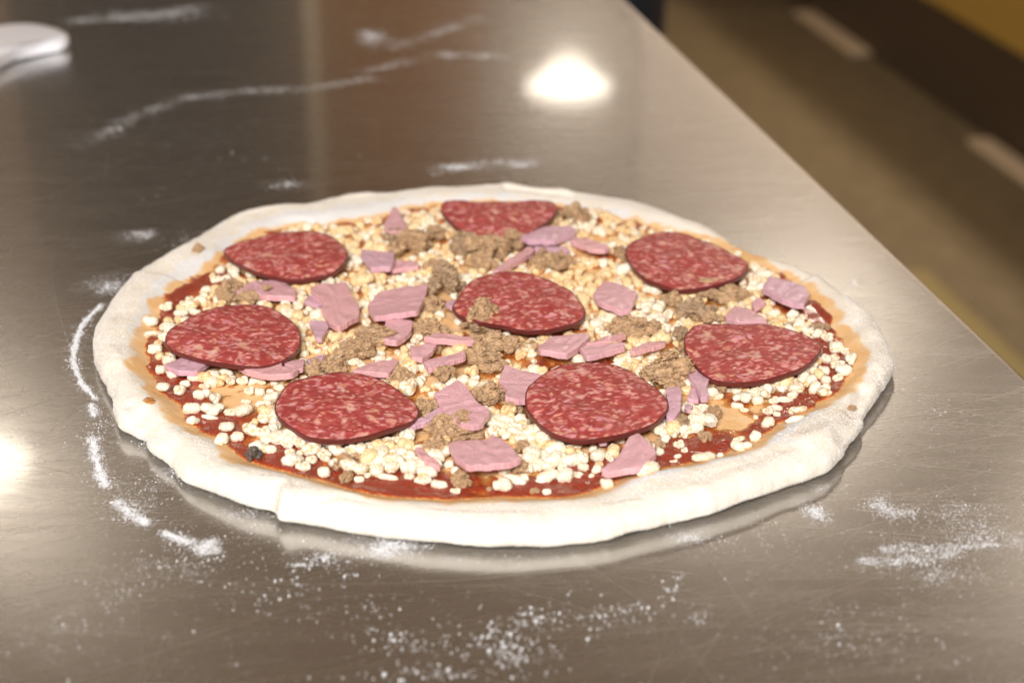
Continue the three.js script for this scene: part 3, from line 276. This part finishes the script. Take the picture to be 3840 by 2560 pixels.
// ---------------------------------------------------------------- thin slabs (salami slices, ham pieces)
function slab(P, { thick, top, bevel = 0.5, rings = 9, smooth = false, seed = 0, uvs = 60 }) {   // P in mm; top(x, z) gives the height of the upper face
  let Q = P;
  if (smooth) Q = new THREE.CatmullRomCurve3(P.map(([x, z]) => new THREE.Vector3(x, 0, z)), true, 'centripetal').getSpacedPoints(96).slice(0, 96).map((p) => [p.x, p.z]);
  else { const D = []; P.forEach((p, i) => { const q = P[(i + 1) % P.length], prev = P[(i + P.length - 1) % P.length], len = Math.hypot(q[0] - p[0], q[1] - p[1]), m = Math.max(2, Math.round(len / 0.9)); for (let k = 0; k < m; k++) { const t = k / m; let x = lerp(p[0], q[0], t), z = lerp(p[1], q[1], t); if (k === 0) { x = lerp(x, (prev[0] + q[0]) / 2, 0.05); z = lerp(z, (prev[1] + q[1]) / 2, 0.05); } D.push([x + 0.22 * n2(x / 1.6 + seed, z / 1.6), z + 0.22 * n2(x / 1.6 - seed, z / 1.6 + 8)]); } }); Q = D; }
  let area = 0; Q.forEach((p, i) => { const q = Q[(i + 1) % Q.length]; area += p[0] * q[1] - q[0] * p[1]; }); if (area < 0) Q = Q.reverse();
  const c = center(Q), n = Q.length, pos = [], uv = [], idx = [], layers = [];
  const size = Math.sqrt(Math.abs(area) / 2), inset = (d) => 1 - d / (size * 0.5);
  for (let k = 0; k <= rings; k++) layers.push([(k / rings) * inset(bevel), 0]);
  layers.push([inset(bevel * 0.3), -bevel * 0.3], [1, -bevel], [1, -thick + bevel], [inset(bevel * 0.3), -thick + bevel * 0.3], [inset(bevel), -thick], [0, -thick]);
  for (const [s, dy] of layers) for (let i = 0; i < n; i++) { const x = lerp(c[0], Q[i][0], s), z = lerp(c[1], Q[i][1], s), y = top(x, z, s) + dy; pos.push((x - c[0]) * MM, y * MM, (z - c[1]) * MM); uv.push(x / uvs, z / uvs); }
  for (let l = 0; l < layers.length - 1; l++) for (let i = 0; i < n; i++) { const a = l * n + i, b = l * n + ((i + 1) % n); idx.push(a, b, a + n, b, b + n, a + n); }
  const g = new THREE.BufferGeometry(); g.setAttribute('position', new THREE.Float32BufferAttribute(pos, 3)); g.setAttribute('uv', new THREE.Float32BufferAttribute(uv, 2)); g.setIndex(idx.reverse()); g.computeVertexNormals();
  return { g, Q, c, n, layers };
}

// salami: lean red paste with pale fat flecks
function salamiTexture(seed) {
  const S = 1024, r = rng(seed), cv = document.createElement('canvas'); cv.width = cv.height = S; const q = cv.getContext('2d');
  q.fillStyle = 'rgb(163,60,56)'; q.fillRect(0, 0, S, S);
  for (let k = 0; k < 1800; k++) { const v = r(); q.fillStyle = v < 0.5 ? `rgba(${140 + r() * 25},${42 + r() * 18},${40 + r() * 16},0.35)` : `rgba(${188 + r() * 22},${92 + r() * 20},${86 + r() * 18},0.30)`; q.beginPath(); q.ellipse(r() * S, r() * S, 10 + r() * 26, 5 + r() * 12, (r() - 0.5) * 1.2, 0, 7); q.fill(); }
  for (let k = 0; k < 820; k++) {
    const big = r() < 0.2, L = big ? 24 + r() * 20 : 10 + r() * 14, w = L * (0.32 + r() * 0.36), a = (r() - 0.5) * (big ? 3 : 1.5), x = r() * S, y = r() * S;
    q.fillStyle = `rgba(${216 + r() * 24},${152 + r() * 34},${140 + r() * 32},${0.08 + r() * 0.12})`;
    for (let t = 0; t < 2; t++) { const X = x + (r() - 0.5) * L * 0.9, Y = y + (r() - 0.5) * w, A = L * (0.5 + r() * 0.4), B = w * (0.5 + r() * 0.4), T = a + (r() - 0.5) * 0.5; for (const k2 of [1.35, 1.15, 0.95, 0.75, 0.5]) { q.beginPath(); q.ellipse(X, Y, A * k2, B * k2, T, 0, 7); q.fill(); } }
  }
  const t = new THREE.CanvasTexture(cv); t.colorSpace = THREE.SRGBColorSpace; return finish(t);
}
const salBump = dataTexture(512, 512, (i, j) => 0.5 + 0.3 * n2(i * 0.07, j * 0.12) + 0.2 * n2(i * 0.22, j * 0.3));
const salMats = [21, 22, 23].map((s) => new THREE.MeshPhysicalMaterial({ map: salamiTexture(s), roughness: 0.5, bumpMap: salBump, bumpScale: 0.00022, clearcoat: 0.12, clearcoatRoughness: 0.35 }));
const casingMat = new THREE.MeshPhysicalMaterial({ color: rgb(0.22, 0.030, 0.022), roughness: 0.36, clearcoat: 0.25, clearcoatRoughness: 0.3, bumpMap: salBump, bumpScale: 0.0003 });
const SALLABEL = {
  back: 'salami slice with a straight far edge nearest the back crust', backleft: 'salami slice with a pointed left end beside the back left crust', backright: 'salami slice with a pointed right end beside the back right crust',
  middle: 'salami slice at the centre of the pizza, a meat clump against its front left edge', left: 'salami slice beside the left crust, ham poking out below it', right: 'salami slice beside the right crust with meat shreds on its near tip',
  frontleft: 'left one of the two salami slices nearest the camera', frontright: 'right one of the two salami slices nearest the camera',
};
const SAYS = { back: 'back', backleft: 'back-left', backright: 'back-right', middle: 'middle', left: 'left', right: 'right', frontleft: 'front-left', frontright: 'front-right' };
const TILT = { back: [0.0, -0.03, 14.2], backleft: [-0.01, 0.0, 13.6], backright: [0.01, 0.0, 13.6], middle: [0, -0.015, 13.8], left: [-0.015, 0.0, 13.4], right: [0.02, 0.0, 13.4], frontleft: [0.0, -0.012, 13.5], frontright: [0.0, -0.012, 13.7] };
const salC = {};
SALAMI.forEach(([key, P], i) => {
  const c = center(P), [tx, tz, h] = TILT[key]; salC[key] = c;
  const top = (x, z, s) => h + tx * (x - c[0]) + tz * (z - c[1]) + 0.55 * n2(x / 24 + i * 7, z / 24) - 0.9 * s * s * s + 0.12 * n2(x / 5, z / 5 + i);
  const thick = 2.1, { g, Q, n } = slab(P, { thick, top, bevel: 0.45, rings: 14, smooth: true, uvs: 62 });
  const o = new THREE.Group(); o.name = numbered('salami_slice'); o.position.set(c[0] * MM, 0, c[1] * MM);
  const cc = center(Q); g.translate((cc[0] - c[0]) * MM, 0, (cc[1] - c[1]) * MM);
  const ruv = g.attributes.uv, ang = i * 1.7; for (let k = 0; k < ruv.count; k++) { const u = ruv.getX(k), v = ruv.getY(k), A = (i % 2 ? 0.25 : -0.2); ruv.setXY(k, u * Math.cos(A) - v * Math.sin(A) + ang, u * Math.sin(A) + v * Math.cos(A) - ang * 0.6); }
  mesh('meat', g, salMats[i % 3], o);
  // casing: a thin dark skin round the edge
  const pos = [], uv = [], idx = [], prof = [[-0.12, -0.06], [0.05, -0.03], [0.28, -0.35], [0.30, -1.05], [0.28, -1.75], [0.05, -2.12], [-0.5, -2.16]];
  Q.forEach(([x, z], k) => { const p = Q[(k + n - 1) % n], q = Q[(k + 1) % n]; let nx = q[1] - p[1], nz = -(q[0] - p[0]); const L = Math.hypot(nx, nz); nx /= L; nz /= L; const jag = 0.12 * n2(k / 3, i * 9); prof.forEach(([d, y], m) => { const dd = m === 0 ? d - 0.15 * Math.abs(n2(k / 2.2, i * 5)) : d + jag; pos.push((x + nx * dd - c[0]) * MM, (top(x, z, 1) + y + 0) * MM, (z + nz * dd - c[1]) * MM); uv.push(k / 12, m / 6); }); });
  const m = prof.length; for (let k = 0; k < n; k++) for (let j = 0; j < m - 1; j++) { const a = k * m + j, b = ((k + 1) % n) * m + j; idx.push(a, b, a + 1, b, b + 1, a + 1); }
  const cg = new THREE.BufferGeometry(); cg.setAttribute('position', new THREE.Float32BufferAttribute(pos, 3)); cg.setAttribute('uv', new THREE.Float32BufferAttribute(uv, 2)); cg.setIndex(idx); cg.computeVertexNormals();
  mesh('casing', cg, casingMat, o);
  add(o, SALLABEL[key], 'salami', undefined, 'salami slices on the pizza');
});

// cooked ham pieces
const hamTex = [[0.76, 0.385, 0.41], [0.68, 0.385, 0.47], [0.77, 0.375, 0.37]].map((c, k) => colorTexture(512, 512, (i, j) => { const f = fbm2(i / 90 + k * 9, j / 40, 3), g = n2(i / 6, j / 3 + k * 30); let q = mixc(c, mixc(c, [0.82, 0.54, 0.55], 0.6), clamp(0.45 + 0.6 * f + 0.12 * g, 0, 1)); if (n2(i / 9 + 60, j / 9 + k) > 0.83) q = mixc(q, [0.80, 0.60, 0.58], 0.4); return q; }));
const hamBump = dataTexture(512, 512, (i, j) => 0.5 + 0.28 * n2(i * 0.03, j * 0.09) + 0.18 * n2(i * 0.15, j * 0.2));
const hamMats = hamTex.map((map) => new THREE.MeshPhysicalMaterial({ map, roughness: 0.38, bumpMap: hamBump, bumpScale: 0.0004, clearcoat: 0.45, clearcoatRoughness: 0.22 }));
const TONE = ['pink', 'lilac pink', 'rosy'];
HAM.forEach(([tone, h, label, P], i) => {
  const c = center(P), r = rng(500 + i), tx = (r() - 0.5) * 0.12, tz = (r() - 0.3) * 0.10, b = (r() - 0.5) * 0.03, dir = r() * 3.14;
  let big = 0; P.forEach((p) => { big = Math.max(big, Math.hypot(p[0] - c[0], p[1] - c[1])); });
  const top = (x, z) => { const u = (x - c[0]) * Math.cos(dir) + (z - c[1]) * Math.sin(dir); return h + tx * (x - c[0]) + tz * (z - c[1]) + clamp(b * u * u * 0.35, -2.0, 1.2) + 0.22 * n2(x / 7 + i, z / 7) + (big > 8 ? 0.5 : 0.25) * (0.3 - Math.abs(n2((x * Math.cos(dir) + z * Math.sin(dir)) / 8 + i * 5, (z * Math.cos(dir) - x * Math.sin(dir)) / 22))); };
  const thick = Math.min(2.7, 1.2 + big * 0.12), { g, c: cc } = slab(P, { thick, top, bevel: 0.28, rings: 7, seed: i * 3.1, uvs: 34 });
  const o = mesh(numbered('ham_piece'), g, hamMats[tone]); o.position.set(cc[0] * MM, 0, cc[1] * MM);
  add(o, `${TONE[tone]} cooked ham, ${label}`.split(' ').slice(0, 16).join(' '), 'ham', undefined, 'ham pieces on the pizza');
});

// ---------------------------------------------------------------- relational labels for the many small pieces
const ORD = ['nearest', 'second nearest', 'third nearest', 'fourth nearest', 'fifth nearest', 'sixth nearest', 'seventh nearest', 'eighth nearest', 'ninth nearest', 'tenth nearest', 'eleventh nearest', 'twelfth nearest', 'thirteenth nearest', 'fourteenth nearest', 'fifteenth nearest', 'sixteenth nearest', 'seventeenth nearest', 'eighteenth nearest', 'nineteenth nearest', 'twentieth nearest'];
function relate(list, say) {                    // list of {x, z, o, word}: where each lies relative to the salami slice closest to it
  const cells = new Map();
  for (const it of list) {
    let best, d = 1e9; for (const k in salC) { const q = Math.hypot(it.x - salC[k][0], it.z - salC[k][1]); if (q < d) { d = q; best = k; } }
    const dx = it.x - salC[best][0], dz = it.z - salC[best][1], dir = Math.abs(dx) > Math.abs(dz) ? (dx > 0 ? 'to the right of' : 'to the left of') : dz > 0 ? 'in front of' : 'behind';
    const key = `${it.word}|${dir} the ${SAYS[best]} salami slice`; if (!cells.has(key)) cells.set(key, []); cells.get(key).push({ ...it, d });
  }
  for (const [key, L] of cells) { const [word, where] = key.split('|'); L.sort((a, b) => a.d - b.d).forEach((it, k) => { it.o.userData.label = `${say(word)} ${where}${L.length > 1 ? ', ' + (ORD[k] ?? `number ${k + 1}`) : ''}`; }); }
}

// ---------------------------------------------------------------- minced meat clumps
const meatGeo = [];
for (let v = 0; v < 12; v++) {
  const N = 54, mc = new MarchingCubes(N, new THREE.MeshStandardMaterial(), false, false, 160000), r = rng(900 + v), balls = [];
  for (let k = 0; k < 30; k++) { const a = r() * 6.283, q = Math.pow(r(), 0.6) * 0.72, w = 1 - q * 0.8; balls.push([Math.cos(a) * q, -0.3 + r() * 0.9 * w, Math.sin(a) * q, 0.08 + r() * 0.15]); }
  for (let k = 0; k < N; k++) for (let j = 0; j < N; j++) for (let i = 0; i < N; i++) {
    const x = (i / (N - 1)) * 2 - 1, y = (j / (N - 1)) * 2 - 1, z = (k / (N - 1)) * 2 - 1; let d = 0;
    for (const b of balls) d += Math.exp(-17 * (Math.hypot(x - b[0], y - b[1], z - b[2]) - b[3]));
    d = -Math.log(d) / 17;
    const wx = x + 0.2 * n3(x * 2, y * 2 + v, z * 2), ridge = Math.abs(n3(wx * 3.1 + v * 5, y * 4.5, z * 4.5)), fine = Math.abs(n3(wx * 7 - v, y * 10, z * 10 + 3));
    d += 0.16 * (0.36 - ridge) + 0.10 * (0.34 - fine) + 0.03 * n3(x * 14, y * 14, z * 14);
    const edge = Math.max(Math.abs(x), Math.abs(y), Math.abs(z)); if (edge > 0.93) d = Math.max(d, 0.2);
    mc.field[N * N * k + N * j + i] = -d;
  }
  mc.isolation = 0; mc.update();
  let g = new THREE.BufferGeometry(); g.setAttribute('position', new THREE.BufferAttribute(mc.positionArray.slice(0, mc.count * 3), 3));
  g = mergeVertices(g, 1e-4); g.computeVertexNormals();
  const p = g.attributes.position, col = [];
  for (let k = 0; k < p.count; k++) { const x = p.getX(k), y = p.getY(k), z = p.getZ(k), a = n3(x * 3 + v, y * 3, z * 3), b = n3(x * 11, y * 11 + v, z * 11); const m = mixc([0.62, 0.57, 0.54], [1.28, 1.25, 1.2], clamp(0.5 + 0.4 * a + 0.3 * b, 0, 1)); col.push(...m); }
  g.setAttribute('color', new THREE.Float32BufferAttribute(col, 3));
  g.computeBoundingBox(); const s = g.boundingBox.getSize(new THREE.Vector3()), q = g.boundingBox.getCenter(new THREE.Vector3()); g.translate(-q.x, -q.y, -q.z); g.scale(2 / s.x, 2 / s.y, 2 / s.z);
  meatGeo.push(g);
}
const meatMats = [[0.49, 0.32, 0.175], [0.41, 0.28, 0.165], [0.13, 0.105, 0.085]].map((c, i) => new THREE.MeshPhysicalMaterial({ color: rgb(...c), vertexColors: true, roughness: i === 2 ? 0.4 : 0.62, clearcoat: 0.08, clearcoatRoughness: 0.4 }));
const MW = ['light brown', 'greyish brown', 'nearly black'], meatList = [];
{
  const r = rng(1777), more = [];
  MEAT.slice(0, 76).forEach(([x, z, rx, rz, hh, t]) => { if (rx * rz < 25 || t === 2) return; for (let k = 0; k < 2; k++) { const a = r() * 6.283, q = 0.85 + r() * 0.4, s = 0.9 + r() * 1.3, X = x + Math.cos(a) * rx * q, Z = z + Math.sin(a) * rz * q; if (Math.hypot(X, Z) > Rsau(Math.atan2(Z, X)) - 4) continue; if (SALAMI.some((S) => inside(S[1], X, Z))) continue; const onHam = HAM.some((h) => inside(h[3], X, Z)); more.push([+X.toFixed(1), +Z.toFixed(1), s * (1.1 + r()), s, s * 0.8, t, onHam ? 11.8 : 8.2]); } });
  MEAT.push(...more);
}
MEAT.forEach(([x, z, rx, rz, hh, t, lift], i) => {
  const r = rng(1300 + i), o = mesh(numbered('meat_crumble'), meatGeo[i % 12], meatMats[t]);
  const base = Math.hypot(x, z) > Rsau(Math.atan2(z, x)) ? doughTop(x, z) : lift ?? 5.6;
  o.scale.set(rx * 1.18 * MM, hh * 1.25 * MM, rz * 1.1 * MM); o.position.set(x * MM, (base + hh * 0.98) * MM, z * MM); o.rotation.y = (r() - 0.5) * 0.7;
  add(o, 'x', 'minced meat', undefined, 'minced meat clumps on the pizza');
  meatList.push({ x, z, o, word: `${rx * rz > 90 ? 'large' : rx * rz < 22 ? 'tiny' : 'small'} ${MW[t]}` });
});
relate(meatList, (w) => `${w} minced meat clump`);

// ---------------------------------------------------------------- cheese nuggets
const curdGeo = [];
for (let v = 0; v < 18; v++) {
  const r = rng(2200 + v); let g = new THREE.IcosahedronGeometry(1, 8); g.deleteAttribute('normal'); g.deleteAttribute('uv'); g = mergeVertices(g, 1e-4);
  const p = g.attributes.position, lobes = [[new THREE.Vector3(), 0.62]], nl = 2 + Math.floor(r() * 4), col = [], q = new THREE.Vector3();
  for (let k = 0; k < nl; k++) lobes.push([new THREE.Vector3((r() - 0.5) * 1.3, (r() - 0.5) * 0.7, (r() - 0.5) * 1.2), 0.38 + r() * 0.26]);
  for (let k = 0; k < p.count; k++) {
    q.fromBufferAttribute(p, k); let e = 0;                                   // union of rounded lobes seen from the middle
    for (const [c, R] of lobes) { const bq = c.dot(q), disc = R * R - c.lengthSq() + bq * bq; if (disc > 0) { const t = bq + Math.sqrt(disc); if (t > 0) e += Math.exp(9 * t); } }
    let s = Math.log(e + 20) / 9;
    const cube = 1 / Math.max(Math.abs(q.x), Math.abs(q.y), Math.abs(q.z)); s *= lerp(1, Math.min(cube, 1.3), v % 2 ? 0.28 : 0.1);
    s += 0.08 * n3(q.x * 2.4 + v * 3, q.y * 2.4, q.z * 2.4) + 0.035 * n3(q.x * 6, q.y * 6 + v, q.z * 6);
    p.setXYZ(k, q.x * s, q.y * s, q.z * s);
    const st = sst(0.05, 0.5, n3(q.x * 1.5 + v * 11, q.y * 1.5, q.z * 1.5)) * (v % 3 === 0 ? 0.9 : v % 3 === 1 ? 0.45 : 0.12);   // smears of sauce on some
    col.push(...mixc([1, 1, 1], [0.92, 0.56, 0.28], st));
  }
  g.computeVertexNormals(); g.setAttribute('color', new THREE.Float32BufferAttribute(col, 3));
  g.computeBoundingBox(); const s = g.boundingBox.getSize(new THREE.Vector3()), c = g.boundingBox.getCenter(new THREE.Vector3()); g.translate(-c.x, -c.y, -c.z); g.scale(2 / s.x, 2 / s.y, 2 / s.z);
  curdGeo.push(g);
}
const curdCols = [[0.88, 0.815, 0.63], [0.86, 0.765, 0.58], [0.84, 0.63, 0.34]];
const curdMats = curdCols.map((c) => new THREE.MeshPhysicalMaterial({ color: rgb(...c), vertexColors: true, roughness: 0.48, clearcoat: 0.1, clearcoatRoughness: 0.35 }));
const CW = ['ivory', 'cream', 'orange stained'];
const curds = CURD.map(([x, z, a, b], i) => ({ x, z, a: a / 2, b: b / 2, t: i % 5 === 4 ? 1 : 0, yaw: (R0() - 0.5) * 0.9 }));
{
  const r = rng(42), salP = SALAMI.map((s) => s[1]), hamP = HAM.map((h) => h[3]);
  let tries = 0, made = 0;
  while (made < 1400 && tries++ < 160000) {
    const th = r() * 6.2832, x = Math.sqrt(r()) * 158 * Math.cos(th), z0 = Math.sqrt(r()), z = z0 * 158 * Math.sin(th);
    const e = Rsau(Math.atan2(z, x)) - Math.hypot(x, z); if (e < 5) continue;
    let dens = 0.9 + 0.75 * n2(x / 26 + 3, z / 26); if (z > 62) dens *= 0.12; if (e < 12) dens *= 0.45; if (x > 70 && z > 10) dens *= 0.35; if (x < -85 && z > 30) dens *= 0.1; if (r() > dens) continue;
    if (inPatch(x, z) || BLOTS.some((q) => Math.hypot(q[0][0] - x, q[0][1] - z) < 6.5)) continue;
    const a = 1.6 + r() * r() * 2.3, b = a * (0.7 + 0.5 * r());
    if (curds.some((c) => Math.hypot(c.x - x, c.z - z) < (Math.min(c.a, c.b) + a) * 0.6)) continue;
    if (salP.some((P) => inside(P, x, z) && edgeDist(P, x, z) > 5)) continue;
    if (hamP.some((P) => inside(P, x, z) && edgeDist(P, x, z) > 1)) continue;
    if (MEAT.some((m) => Math.hypot((m[0] - x) / m[2], (m[1] - z) / m[3]) < 0.8)) continue;
    curds.push({ x, z, a, b, t: r() < (z < 30 ? 0.58 : 0.3) ? 2 : r() < 0.6 ? 1 : 0, yaw: r() * 3.14 }); made++;
  }
}
{
  const r = rng(808), front = curds.slice(0, CURD.length).filter((c) => c.z > 30 && c.a > 2); let made = 0, tries = 0;
  while (made < 130 && tries++ < 6000) {
    const c = front[Math.floor(r() * front.length)], an = r() * 6.283, a = 1.8 + r() * 1.8, q = (Math.min(c.a, c.b) + a) * (0.75 + 0.3 * r()), x = c.x + Math.cos(an) * q, z = c.z + Math.sin(an) * q;
    if (Rsau(Math.atan2(z, x)) - Math.hypot(x, z) < 19 + 6 * r() || inPatch(x, z)) continue;
    if (curds.some((d) => Math.hypot(d.x - x, d.z - z) < (Math.min(d.a, d.b) + a) * 0.52)) continue;
    if (SALAMI.some((S) => inside(S[1], x, z)) || HAM.some((h) => inside(h[3], x, z)) || MEAT.some((m) => Math.hypot((m[0] - x) / m[2], (m[1] - z) / m[3]) < 0.75)) continue;
    curds.push({ x, z, a, b: a * (0.75 + 0.5 * r()), t: r() < 0.15 ? 2 : r() < 0.3 ? 1 : 0, yaw: r() * 3.14, up: r() * 1.2 }); made++;
  }
}
{
  const r = rng(4242), dummy = new THREE.Object3D(), order = curds.map((c) => c).sort((p, q) => q.a * q.b * (0.8 + 0.2 * (q.z > 0)) - p.a * p.b * (0.8 + 0.2 * (p.z > 0))), list = [], rest = curdGeo.slice(0, 6).map(() => []);
  order.forEach((c, i) => {
    const hh = Math.min(c.a, c.b) * 0.86, base = doughTop(c.x, c.z) + Math.max(0, sauceThick(c.x, c.z)) * 0.7;
    dummy.position.set(c.x * MM, (base + hh * 0.88 + (c.up ?? 0)) * MM, c.z * MM); dummy.rotation.set((r() - 0.5) * 0.4, c.yaw, (r() - 0.5) * 0.4); dummy.scale.set(c.a * 1.04 * MM, hh * MM, c.b * 1.04 * MM);
    if (i < 298) { const o = mesh(numbered('cheese_nugget'), curdGeo[i % 18], curdMats[c.t]); o.position.copy(dummy.position); o.rotation.copy(dummy.rotation); o.scale.copy(dummy.scale); add(o, 'x', 'cheese', undefined, 'cheese nuggets on the pizza'); list.push({ x: c.x, z: c.z, o, word: CW[c.t] }); }
    else { dummy.updateMatrix(); rest[i % 6].push([dummy.matrix.clone(), c.t]); }
  });
  relate(list, (w) => `${w} cheese nugget`);
  const g = new THREE.Group(); g.name = 'cheese_crumbs';
  const white = new THREE.MeshPhysicalMaterial({ color: 0xffffff, vertexColors: true, roughness: 0.48, clearcoat: 0.1, clearcoatRoughness: 0.35 });
  rest.forEach((L, k) => { const im = new THREE.InstancedMesh(curdGeo[k], white, L.length); im.name = 'cheese_crumb'; im.userData.kind = 'stuff'; im.castShadow = im.receiveShadow = true; L.forEach(([m, t], i) => { im.setMatrixAt(i, m); im.setColorAt(i, rgb(...curdCols[t])); }); g.add(im); });
  add(g, 'fine crumbled cheese strewn between the toppings', 'cheese', 'stuff');
}

// ---------------------------------------------------------------- flour
{
  const r = rng(31), grain = new THREE.IcosahedronGeometry(1, 0), fm = new THREE.MeshStandardMaterial({ color: rgb(0.81, 0.80, 0.795), roughness: 1 }), L = [];
  const ga = () => (r() + r() + r() - 1.5) / 1.5;
  const put = (x, z, s, pile = 0) => { if (x > EDGE(z * MM) / MM - 2) return; const th = Math.atan2(z, x); if (Math.hypot(x, z) < Rout(th) - 4) return; L.push([x, pile + s * 0.55, z, s]); };
  const size = (g) => g * (0.10 + 0.16 * r() * r() + (r() < 0.05 ? 0.16 : 0));
  for (const [x, z, rx, rz, n, g] of CLUSTERS) {
    const knots = Array.from({ length: 5 }, () => [ga() * 0.7, ga() * 0.7]);
    for (let k = 0; k < n * (g > 1.2 ? 0.38 : 0.85); k++) { const c = knots[Math.floor(r() * 5)], tight = r() < 0.35 ? 0.4 : 1.0; put(x + (c[0] + ga() * tight) * rx * 1.1, z + (c[1] + ga() * tight) * rz * 1.1, size(g)); }
  }
  RIDGES.forEach((P, i) => { const len = P.slice(1).reduce((s, p, k) => s + Math.hypot(p[0] - P[k][0], p[1] - P[k][1]), 0), wide = i > 6 ? 10 : i < 2 ? 3 : 4.6, dens = i > 6 ? 19 : i > 4 ? 24 : i < 2 ? 55 : 72;
    for (let k = 0; k < len * dens; k++) { let t = r() * len, q = 0; while (q < P.length - 2) { const d = Math.hypot(P[q + 1][0] - P[q][0], P[q + 1][1] - P[q][1]); if (t < d) break; t -= d; q++; } const d = Math.hypot(P[q + 1][0] - P[q][0], P[q + 1][1] - P[q][1]), f = t / d, x = lerp(P[q][0], P[q + 1][0], f), z = lerp(P[q][1], P[q + 1][1], f), w = wide * (0.55 + 0.5 * n2(x / 9, z / 9)), gap = n2(x / 2.6 + 9, z / 2.6), ox = ga() * w * (r() < 0.12 ? 3.5 : 1), oz = ga() * w * (r() < 0.12 ? 3.5 : 1); if (gap > -0.45 || r() < 0.35) put(x + ox, z + oz, size(0.85), Math.max(0, 0.45 - Math.hypot(ox, oz) * 0.4) * r()); } });
  SMEARS.forEach((P, i) => { const plen = P.slice(1).reduce((s, p, k) => s + Math.hypot(p[0] - P[k][0], p[1] - P[k][1]), 0); for (let k = 0; k < plen * 14; k++) { const q = Math.floor(r() * (P.length - 1)), f = r(), x = lerp(P[q][0], P[q + 1][0], f), z = lerp(P[q][1], P[q + 1][1], f); if (r() < 0.35 + 0.6 * n2(x / 11, z / 11)) put(x + ga() * 9, z + ga() * 9, size(1.0)); } });
  for (let k = 0; k < 2600; k++) put(-260 + r() * 500, 60 + r() * 260, size(0.8));
  const im = new THREE.InstancedMesh(grain, fm, L.length), d = new THREE.Object3D(); im.name = 'flour_on_table';
  L.forEach(([x, y, z, s], i) => { d.position.set(x * MM, y * MM, z * MM); d.rotation.set(r() * 6, r() * 6, r() * 6); d.scale.set(s * MM * (0.8 + 0.6 * r()), s * MM * 0.8, s * MM * (0.8 + 0.6 * r())); d.updateMatrix(); im.setMatrixAt(i, d.matrix); });
  im.castShadow = im.receiveShadow = true; add(im, 'white flour strewn in arcs and patches on the steel', 'flour', 'stuff');

  // grains clinging to the crust
  const D = [], p = pizza.children[0].geometry.attributes.position;
  const per = p.count / 900, A = new THREE.Vector3(), B = new THREE.Vector3(), E = new THREE.Vector3();
  for (let k = 0; k < 120000; k++) {
    const ring = Math.floor(r() * 900), row = Math.floor(r() * (per - 3)), i = ring * per + row, j = ((ring + 1) % 900) * per + row, u = r(), v = r();
    A.fromBufferAttribute(p, i).lerp(E.fromBufferAttribute(p, j), u); B.fromBufferAttribute(p, i + 1).lerp(E.fromBufferAttribute(p, j + 1), u); A.lerp(B, v);
    const q = Math.hypot(A.x, A.z) * 1000, th = Math.atan2(A.z, A.x); if (Rout(th) - q > 24 || q < Rsau(th) + 7 + 2.5 * wob(th, 4, 7) || A.y < 0.0006) continue; D.push([A.x, A.y, A.z, (0.11 + 0.17 * r() * r()) * MM]);
  }
  const dm = new THREE.InstancedMesh(grain, fm, D.length); dm.name = 'flour_on_crust';
  D.forEach(([x, y, z, s], i) => { d.position.set(x, y, z); d.rotation.set(r() * 6, r() * 6, r() * 6); d.scale.setScalar(s); d.updateMatrix(); dm.setMatrixAt(i, d.matrix); });
  dm.castShadow = dm.receiveShadow = true; add(dm, 'fine flour grains clinging to the outer crust', 'flour', 'stuff');
}

// ---------------------------------------------------------------- white plastic scraper at the far left
{
  const P = [[-326.2, -446.6], [-318.8, -450.9], [-307.6, -451.9], [-291.1, -443.4], [-279.7, -431.9], [-276.2, -424.7], [-276.4, -416.6], [-285.7, -411.6], [-293.8, -405.6], [-301.3, -392.9], [-306.3, -376.7], [-313.3, -329.0], [-318.0, -279.8], [-330.6, -295.7], [-347.2, -378.6], [-342.0, -433.0]];
  const { g, c } = slab(P, { thick: 9, top: (x, z, s) => 11.5 - 2.2 * s * s, bevel: 3.2, rings: 12, smooth: true });
  const o = mesh('dough_scraper', g, new THREE.MeshPhysicalMaterial({ color: rgb(0.9, 0.89, 0.9), roughness: 0.35, clearcoat: 0.3, clearcoatRoughness: 0.2 }));
  o.position.set(c[0] * MM, 0, c[1] * MM); add(o, 'white plastic dough scraper poking into view at the far left', 'scraper');
}

scene.traverse((o) => { if (o.isMesh) o.castShadow = o.receiveShadow = true; });
renderer.render(scene, camera);
